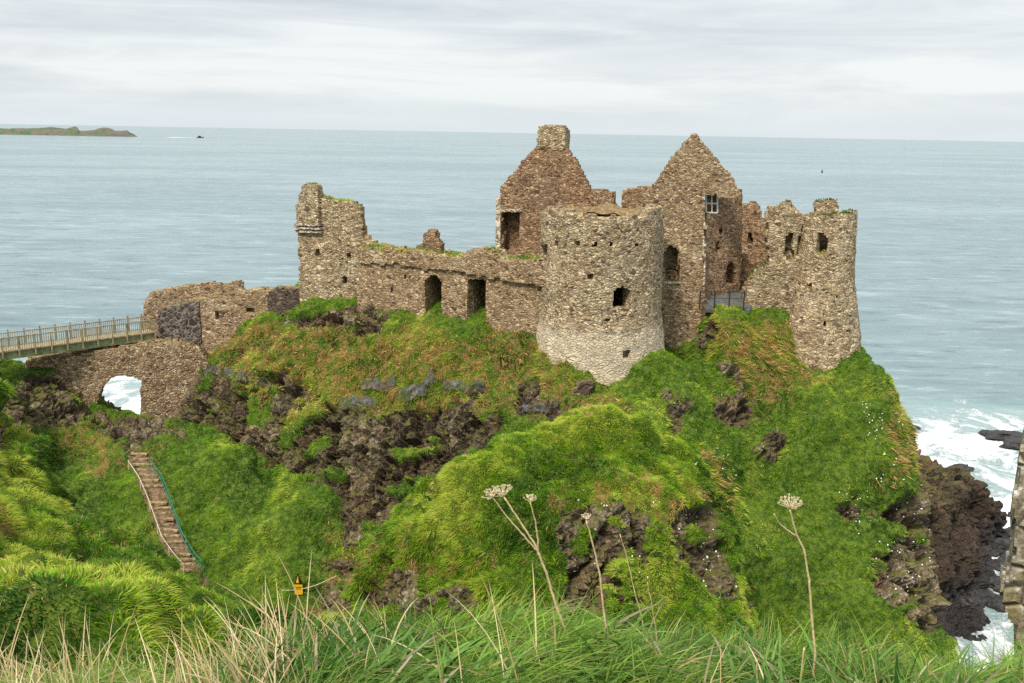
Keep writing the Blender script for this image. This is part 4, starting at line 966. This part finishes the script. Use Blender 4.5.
tag(add('earth_path', V, F, M_earth, smooth=True), 'strip of trodden brown earth under the timber steps', 'path', kind='structure')
def handrail(name, pts, hgt, rad, mat, label, npost, two=False):
    e = empty(name, hit(*pts[-1], only=('gully',))[0]); tag(e, label, 'handrail')
    P = [hit(*along(pts, i / 24), only=('gully',))[0] for i in range(25)]
    for hh in ((hgt, hgt * 0.5) if two else (hgt,)):
        b = MB(); b.tube([p + Vector((0, 0, hh - 0.05 * abs(math.sin(i / 24 * math.pi * (npost - 1))))) for i, p in enumerate(P)], rad, 6); b.build('rail', mat, e, True)
    for i in range(npost):
        p = P[round(i * 24 / (npost - 1))]; b = MB(); b.tube([p - Vector((0, 0, .3)), p + Vector((0, 0, hgt + 0.05))], rad * 1.1, 6); b.build('post', mat, e)
handrail('rope_handrail', [(129, 470), (139, 485), (147, 503), (154, 522), (162, 545), (172, 560), (184, 574)], 0.8, 0.035, M_rope, 'pale rope handrail down the left side of the timber steps', 6)
handrail('metal_handrail', [(150, 470), (160, 482), (168, 500), (175, 520), (182, 542), (192, 560), (204, 574)], 0.95, 0.032, M_green, 'green metal double handrail down the right side of the timber steps', 6, True)

# yellow warning sign at the end of a slack rope
q_ = hit(299, 597, only=('gully',)); base = q_[0]; sg = empty('warning_sign', base); tag(sg, 'small yellow warning sign on a post in the gully grass', 'sign')
top = at(299, 573, base.y); H = top.z - base.z
b = MB(); b.tube([base - Vector((0, 0, .3)), base + Vector((0, 0.03, H * 0.95))], 0.035, 6); b.build('post', M_iron, sg)
def plate(o3, pts2, y, th): return [(o3.x + u, o3.y + y + d, o3.z + v) for d in (0, th) for u, v in pts2]
def prism(n): return [tuple(range(n)), tuple(reversed(range(n, 2 * n)))] + [(i, i + n, (i + 1) % n + n, (i + 1) % n) for i in range(n)]
w = 0.29
tri = add('triangle_plate', plate(base, [(-w, H * 0.56), (w, H * 0.56), (0, H * 1.02)], -0.06, 0.03), prism(3), M_black, sg)
add('symbol', plate(base, [(-w * .55, H * 0.61), (w * .15, H * 0.61), (-0.0, H * 0.92)], -0.075, 0.012), prism(3), M_yellow, tri)
rec = add('text_plate', plate(base, [(-w * .95, H * 0.12), (w * .95, H * 0.12), (w * .95, H * 0.52), (-w * .95, H * 0.52)], -0.06, 0.03), prism(4), M_yellow, sg)
b = MB()
for v_, u_ in ((0.43, .7), (0.36, .6)): b.box(base + Vector((0, -0.068, H * v_)), Vector((w * u_, 0, 0)), Vector((0, 0.006, 0)), Vector((0, 0, H * 0.012)))
b.build('lettering', M_black, rec)
A, B = hit(282, 594, only=('gully', 'hillside_ridge'))[0] + Vector((0, 0, .25)), at(336, 576, base.y - 0.5)
b = MB(); b.tube([A.lerp(B, i / 10) - Vector((0, 0, 0.5 * math.sin(math.pi * i / 10) * 0.6)) for i in range(11)], 0.03, 5)
tag(b.build('rope', M_rope, None, True), 'thin pale rope strung across the gully beside the yellow sign', 'rope')

# ------------------------------------------------------------------ rockfall nets on the cliff edge
def net_mat():
    mt, t, b, out = material('grey_wire_netting'); P = t.pos()
    f = t.noise(P, 3.0, 6, 0.7); t.put(b.inputs['Base Color'], t.ramp(f, [(0.3, (0.05, 0.052, 0.055)), (0.5, (0.10, 0.10, 0.10)), (0.72, (0.22, 0.22, 0.215))]))
    e = t.voro(P, 9.0, 'DISTANCE_TO_EDGE').outputs['Distance']
    tr = t.new('ShaderNodeBsdfTransparent'); ms = t.new('ShaderNodeMixShader'); t.l.new(t.math('MULTIPLY', t.smooth(t.noise(P, 1.6, 5, 0.7), 0.36, 0.54), 0.9), ms.inputs[0])
    t.l.new(b.outputs[0], ms.inputs[1]); t.l.new(tr.outputs[0], ms.inputs[2]); t.l.new(ms.outputs[0], out.inputs[0])
    t.put(b.inputs['Normal'], t.bump(t.math('ADD', f, t.math('MULTIPLY', e, 0.6)), 0.8, 0.1)); return mt
M_net = net_mat()
NETS = [([(196, 366), (232, 374), (274, 383)], 12, 'grey rockfall net hung on the cliff near the arch wall'),
        ([(338, 404), (362, 402), (378, 404)], 12, 'small dark grey rockfall net low on the middle of the cliff'),
        ([(362, 384), (388, 386), (398, 380)], 13, 'grey rockfall net under the rust coloured turf'),
        ([(398, 396), (424, 390), (436, 372)], 17, 'large grey rockfall net curving up below the curtain wall'),
        ([(442, 384), (470, 388), (486, 386)], 12, 'narrow grey rockfall net between two turf tongues'),
        ([(519, 406), (545, 408), (560, 400)], 11, 'dark grey rockfall net above the mound crest')]
for pts, hh, lab in NETS:
    V, F = [], []; nu, nv = 22, 8
    for i in range(nu + 1):
        x, y = along(pts, i / nu)
        for j in range(nv + 1):
            q_ = hit(x + 1.2 * math.sin(i * 1.3 + j * .5), y - hh / 2 + hh * j / nv + 2.0 * math.sin(i * 0.8 + hh), only=('castle_crag',)); V.append(tuple(q_[0] + q_[1] * 0.18 + Vector((0, -0.10, 0.03))))
    for i in range(nu):
        for j in range(nv): a_ = i * (nv + 1) + j; F.append((a_, a_ + nv + 1, a_ + nv + 2, a_ + 1))
    G_ = np.array(V).reshape(nu + 1, nv + 1, 3)
    for _ in range(6): Q = np.pad(G_, ((1, 1), (1, 1), (0, 0)), mode='edge'); G_ = (Q[:-2, 1:-1] + Q[2:, 1:-1] + Q[1:-1, :-2] + Q[1:-1, 2:] + 2 * G_) / 6
    V = G_.reshape(-1, 3)
    o = add('rockfall_net', V, F, M_net, smooth=True); md = o.modifiers.new('s', 'SOLIDIFY'); md.thickness = 0.04
    tag(o, lab, 'net', 'rockfall nets on the cliff')
pb = wall('stone_slab', pl((568, 398, 62.0), (594, 398, 61.8)), [(569, 412), (571, 392), (578, 384), (588, 381), (594, 384), (590, 396), (588, 412)], (), M_darkwall, 0.8, 0.12, z=(24, 31))
tag(pb, 'grey stone slab standing at the foot of the round tower', 'slab')

# ------------------------------------------------------------------ white flowers on the cliffs
rng = np.random.default_rng(5); V, F = [], []
for poly, n in (([(835, 490), (925, 480), (934, 560), (915, 604), (880, 580)], 80), ([(672, 510), (728, 500), (755, 600), (680, 600)], 34), ([(570, 500), (660, 500), (650, 590), (560, 600)], 18), ([(860, 400), (900, 410), (925, 490), (880, 500)], 45), ([(640, 390), (700, 400), (740, 480), (700, 480)], 22), ([(70, 390), (190, 400), (150, 430)], 12)):
    xs_ = [p[0] for p in poly]; ys_ = [p[1] for p in poly]; k = 0
    while k < n:
        x, y = rng.uniform(min(xs_), max(xs_)), rng.uniform(min(ys_), max(ys_))
        if not inpoly(np.array([x]), np.array([y]), poly)[0]: continue
        if fbm(np.array([[x * 0.055, y * 0.055, 0]]), 2, 4)[0] < 0.1 and rng.random() < .85: continue
        q_ = hit(x, y); k += 1
        if q_ is None or q_[2] < 30: continue
        r = rng.uniform(0.025, 0.07) * (1.5 if rng.random() < .12 else 1); c = q_[0] + q_[1] * 0.08; u_ = q_[1].orthogonal().normalized(); v_ = q_[1].cross(u_); n0 = len(V)
        a0 = rng.uniform(0, 6.28)
        for j in range(6): V.append(tuple(c + (u_ * math.cos(a0 + j * 1.047) + v_ * math.sin(a0 + j * 1.047)) * r * rng.uniform(.6, 1.2)))
        V.append(tuple(c + q_[1] * r * 0.8))
        F += [(n0 + j, n0 + (j + 1) % 6, n0 + 6) for j in range(6)]
tag(add('white_flowers', V, F, M_flower), 'white flower clumps dotted over the bare cliff faces', 'flowers', kind='stuff')

# ------------------------------------------------------------------ rocks in the surf
def boulder(c, sx, sy, sz, seed):
    import bmesh
    bm = bmesh.new(); bmesh.ops.create_icosphere(bm, subdivisions=4, radius=1.0)
    V = np.array([v.co[:] for v in bm.verts]); F = [tuple(v.index for v in f.verts) for f in bm.faces]; bm.free()
    f1, f2, cid = worley(V * 1.6 + seed * 3.1, seed); r = 1 + 0.30 * fbm(V * 1.1 + seed, 3, seed) + (cid - 0.5) * 0.32 + fbm(V * 4 + seed, 2, seed) * 0.07
    V = V * r[:, None] * np.array([sx, sy, sz]) + np.array(c); return V, F
def rockmat():
    mt, t, b, out = material('wet_black_rock'); P = t.pos(); f = t.noise(P, 1.6, 6, 0.7)
    col = t.ramp(f, [(0.3, (0.012, 0.012, 0.014)), (0.55, (0.04, 0.037, 0.036)), (0.75, (0.12, 0.105, 0.09))])
    t.put(b.inputs['Base Color'], col); b.inputs['Roughness'].default_value = 0.5; t.put(b.inputs['Normal'], t.bump(f, 0.9, 0.3)); return mt
M_wet = rockmat()
SR = [(1003, 437, 3.6, 2.2, 1.0, 'broad black skerry amid white foam at the far right'), (1020, 447, 2.8, 2.0, 0.9, 'black skerry cut by the right edge of the picture'),
      (915, 428, 0.9, .6, .4, None), (962, 468, 1.4, 1.0, .5, None), (966, 478, .9, .8, .4, None),
      (1012, 534, 1.2, 1.2, .7, None), (1000, 548, 1.8, 1.4, .9, None), (1006, 566, 1.6, 1.3, .8, None), (990, 552, 1.5, 1.2, .9, None), (994, 584, 1.3, 1.2, .8, None), (984, 600, 1.6, 1.3, .9, None), (970, 606, 1.5, 1.2, .9, None), (1003, 590, .8, .7, .5, None),
      (1016, 516, 1.0, .8, .5, None), (996, 606, 1.1, .9, .6, None), (1010, 556, .9, .8, .5, None)]
for i, (x, y, sx, sy, sz, lab) in enumerate(SR):
    c = at_z(x, y, 0.1); V, F = boulder(c, sx, sy, sz, 20 + i); o = add('sea_rock', V, F, M_wet, smooth=False, origin=c)
    if lab: tag(o, lab, 'rock', 'black rocks in the surf')
    else: tag(o, 'small wet black boulder in the surf below the brown crag', 'rock', 'small boulders in the surf')

# ------------------------------------------------------------------ far island, boat, buoy
def isl_mat():
    mt, t, b, out = material('island_turf_and_rock'); P = t.pos(); f = t.noise(t.scale(P, (1, 1, 3)), 0.022, 5, 0.65)
    col = t.ramp(f, [(0.36, (0.06, 0.10, 0.05)), (0.48, (0.09, 0.12, 0.065)), (0.56, (0.15, 0.12, 0.095)), (0.68, (0.07, 0.065, 0.075))])
    nz = t.sepz(t.new('ShaderNodeNewGeometry').outputs['Normal']); col = t.mix(t.smooth(nz, 0.75, 0.45, 0, .8), col, (0.13, 0.11, 0.11))
    t.put(b.inputs['Base Color'], col); t.put(b.inputs['Normal'], t.bump(f, .8, 12)); return mt
prof = [(-60, 128.5), (-20, 128.8), (0, 129.0), (25, 129.3), (45, 128.8), (55, 128.2), (66, 127.9), (76, 126.6), (79, 128), (80, 131.0), (86, 131.2), (96, 130.0), (104, 129.0), (112, 129.6), (122, 130.6), (128, 130.6), (130, 132.5), (134, 134.0), (138, 137.0)]
wl0, wl1 = at_z(-60, 133.4, 0), at_z(138, 136.9, 0)
V, F = [], []; nu, nv = 150, 18
for i in range(nu + 1):
    u = i / nu; x = -60 + 198 * u; w_ = wl0.lerp(wl1, u); ty = np.interp(x, [p[0] for p in prof], [p[1] for p in prof])
    wy = proj(np.array([w_]))[1][0]; Hh = max(0.0, (wy - ty)) * w_.y / FPX * 0.97
    outd = Vector((w_.x, w_.y, 0)).normalized(); dep = 260 * math.sin(math.pi * min(1, 0.04 + 0.96 * u)) + 90
    for j in range(nv + 1):
        v = j / nv; s_ = min(1, v / 0.16) ** 0.7 if v < 0.5 else max(0, 1 - (v - 0.5) / 0.5) ** 0.6
        p = w_ + outd * dep * v; nn_ = 1 + 0.22 * float(fbm(np.array([[p.x / 60, p.y / 60, 0]]), 3, 3)[0]); V.append((p.x, p.y, Hh * s_ * nn_ - 1))
for i in range(nu):
    for j in range(nv): a_ = i * (nv + 1) + j; F.append((a_, a_ + nv + 1, a_ + nv + 2, a_ + 1))
tag(add('island', V, F, isl_mat(), smooth=False), 'low rocky green island on the horizon at the left', 'island', kind='structure')

bp = at_z(200, 137.9, 0); k_ = bp.y / FPX
bt = empty('motor_boat', bp); tag(bt, 'tiny dark boat trailing a white wake beyond the island', 'boat')
sec = [(-3.6, .9, .5), (-2.0, 1.0, .7), (1.0, 1.0, .7), (2.6, .7, .9), (3.6, .08, 1.15)]
V, F = [], []
for x, w_, h in sec: V += [(bp.x + x * k_, bp.y - w_ * k_, h * k_), (bp.x + x * k_, bp.y - w_ * k_ * .6, -0.2 * k_), (bp.x + x * k_, bp.y + w_ * k_ * .6, -0.2 * k_), (bp.x + x * k_, bp.y + w_ * k_, h * k_)]
for i in range(len(sec) - 1):
    for j in range(4): a_ = i * 4 + j; b_ = i * 4 + (j + 1) % 4; F.append((a_, b_, b_ + 4, a_ + 4))
F += [(0, 3, 2, 1), (16, 17, 18, 19)]
add('hull', V, F, M_boat, bt)
b = MB(); b.box(bp + Vector((-0.4, 0, 1.25)) * k_, Vector((1.3, 0, 0)) * k_, Vector((0, .6, 0)) * k_, Vector((0, 0, .55)) * k_); b.box(bp + Vector((-.4, 0, 1.87)) * k_, Vector((1.5, 0, 0)) * k_, Vector((0, .7, 0)) * k_, Vector((0, 0, .07)) * k_); b.build('cabin', M_boat, bt)
V, F = [], []
for i in range(21):
    u = i / 20; x = bp.x - (2.5 + 28 * u) * k_; w_ = (4 + 14 * u + 3 * math.sin(i * 2.3)) * k_ * 0.8
    V += [(x, bp.y - w_, 0.25), (x, bp.y + w_, 0.25)]
F = [(2 * i, 2 * i + 1, 2 * i + 3, 2 * i + 2) for i in range(20)]
tag(add('wake', V, F, M_wake), 'white wake streak on the sea behind the tiny boat', 'wake', kind='stuff')
yp = at_z(822, 172.5, 0); k_ = yp.y / FPX
yo = empty('buoy', yp); tag(yo, 'small dark buoy floating alone beyond the right tower', 'buoy')
b = MB(); b.tube([yp + Vector((0, 0, z_)) * k_ for z_ in (-.5, 0.0, .8, 1.3)], [0.8 * k_, 1.0 * k_, 1.0 * k_, .6 * k_], 12); b.build('float', M_boat, yo)
b = MB(); b.tube([yp + Vector((0, 0, z_)) * k_ for z_ in (1.2, 2.6)], [.45 * k_, .25 * k_], 8); b.tube([yp + Vector((0, 0, z_)) * k_ for z_ in (2.5, 3.3)], [.5 * k_, .1 * k_], 8); b.build('topmark', M_boat, yo)

# ------------------------------------------------------------------ dry hogweed in front
def stem_pts(px, Y, wob, seed):
    r = random.Random(seed); out = []
    P = [at(x, y, Y + i * 0.02) for i, (x, y) in enumerate(px)]
    for i in range(len(P) - 1):
        for k in range(6):
            p = P[i].lerp(P[i + 1], k / 6); out.append(p + Vector((r.uniform(-wob, wob), r.uniform(-wob, wob), 0)))
    return out + [P[-1]]
def umbel(c, direction, R, n, seed, parent):
    r = random.Random(seed); b = MB(); d = Vector(direction).normalized(); u_ = d.orthogonal().normalized(); v_ = d.cross(u_)
    for k in range(n):
        th = k * 2.39996; ra = math.sqrt((k + .5) / n); tip = c + (u_ * math.cos(th) + v_ * math.sin(th)) * R * ra * r.uniform(.85, 1.12) + d * R * (0.80 - 0.22 * ra * ra) * r.uniform(.85, 1.1)
        mid = c.lerp(tip, .5) + d * R * 0.02 - (u_ * math.cos(th) + v_ * math.sin(th)) * R * 0.06
        b.tube([c, mid, tip], [0.0016, 0.0012, 0.0010], 4)
        for j in range(6):
            t2 = j * 2.4 + k; rj = math.sqrt((j + .5) / 6); e = tip + (u_ * math.cos(t2) + v_ * math.sin(t2)) * R * 0.12 * rj + d * R * 0.12 * r.uniform(.8, 1.2)
            b.tube([tip, e], [0.0008, 0.0007], 3); b.tube([e, e + d * 0.003], [0.0011, 0.0008], 4)
    b.build('flower_head', M_straw2, parent)
def hogweed(px, Y, rad, label, head=None, branches=(), seed=1):
    P = stem_pts(px, Y, 0.0012, seed); base = P[-1]
    gz = float(bank_z(np.array([base.x]), np.array([base.y]))[0]); ext = base.copy(); ext.z = min(gz - 0.05, base.z - 0.02); ext.x += 0.02; P.append(ext)
    e = empty('hogweed_stem', ext); tag(e, label, 'dry plant', 'dry hogweed stems in the foreground')
    b = MB(); n = len(P); b.tube(P, [rad * 0.8 * (0.55 + 0.5 * i / n) * (1.18 if i % 6 == 0 else 1) for i in range(n)], 8); b.build('stem', M_straw, e, True)
    if head: umbel(P[0], head[1], head[0], head[2], seed, e)
    for bpx, hd in branches:
        Q = stem_pts(bpx, Y, 0.001, seed + 9); b = MB(); b.tube(Q, [rad * 0.75 * (0.4 + 0.35 * i / len(Q)) for i in range(len(Q))], 6); b.build('branch', M_straw, e, True)
        if hd: umbel(Q[0], hd[1], hd[0], hd[2], seed + 17, e)
hogweed([(504, 497), (517, 517), (536, 546), (546, 572), (556, 606), (566, 632), (579, 662)], 3.1, 0.0072, 'thick dry hogweed stalk leaning left with two seed heads', ((0.042, (-0.25, -0.1, 1), 20)), [([(493, 498), (507, 517), (524, 536), (537, 551)], (0.036, (-0.45, -0.2, 1), 14)), ([(530, 502), (535, 520), (538, 540), (538, 556)], (0.026, (0.05, 0, 1), 12))], 1)
hogweed([(586, 520), (593, 545), (600, 575), (604, 615), (611, 655)], 3.0, 0.0050, 'slim pale hogweed stalk with a small tufted top right of the leaning one', ((0.020, (-0.1, 0, 1), 9)), (), 2)
hogweed([(790, 509), (796, 534), (804, 550), (809, 580), (812, 620), (815, 655), (813, 680)], 3.0, 0.0062, 'tall single hogweed stalk carrying a wide open seed head on the right', ((0.044, (0, -0.15, 1), 24)), [([(774, 514), (779, 523), (787, 530), (796, 536)], None)], 3)
hogweed([(620, 534), (628, 562), (634, 590), (641, 615), (646, 640)], 3.2, 0.0028, 'thin bare dry stalk between the tufted stalk and the mound rock', None, (), 4)
hogweed([(647, 582), (652, 605), (656, 632)], 3.2, 0.0026, 'short thin bare stalk low beside the mound rock', None, [([(640, 600), (648, 610), (654, 622)], None)], 5)
hogweed([(804, 648), (802, 668), (799, 690)], 2.8, 0.0050, 'short broken hogweed stump at the foot of the tall single stalk', None, (), 6)
hogweed([(757, 660), (757, 675), (758, 690)], 2.7, 0.0050, 'short broken hogweed stump standing alone left of the tall stalk', None, (), 7)

# rough stone wall end at the right edge
nw = wall('stone_gatepost', [at(990, 560, 5.62), at(990, 560, 5.62) + Vector((0.50, -0.28, 0))], [(1018, 760), (1017, 660), (1016, 626), (1007, 620), (1002, 606), (1003, 586), (1010, 577), (1014, 560), (1015, 520), (1017, 496), (1023, 487), (1024, 462), (1028, 446), (1040, 440), (1080, 440), (1080, 760)], (), M_lichen, 0.6, 0.022, z=(41.2, 45.2), rough=0.018, jit=0.5)
tag(nw, 'rough pale lichened stone wall end at the right edge of the picture', 'wall')
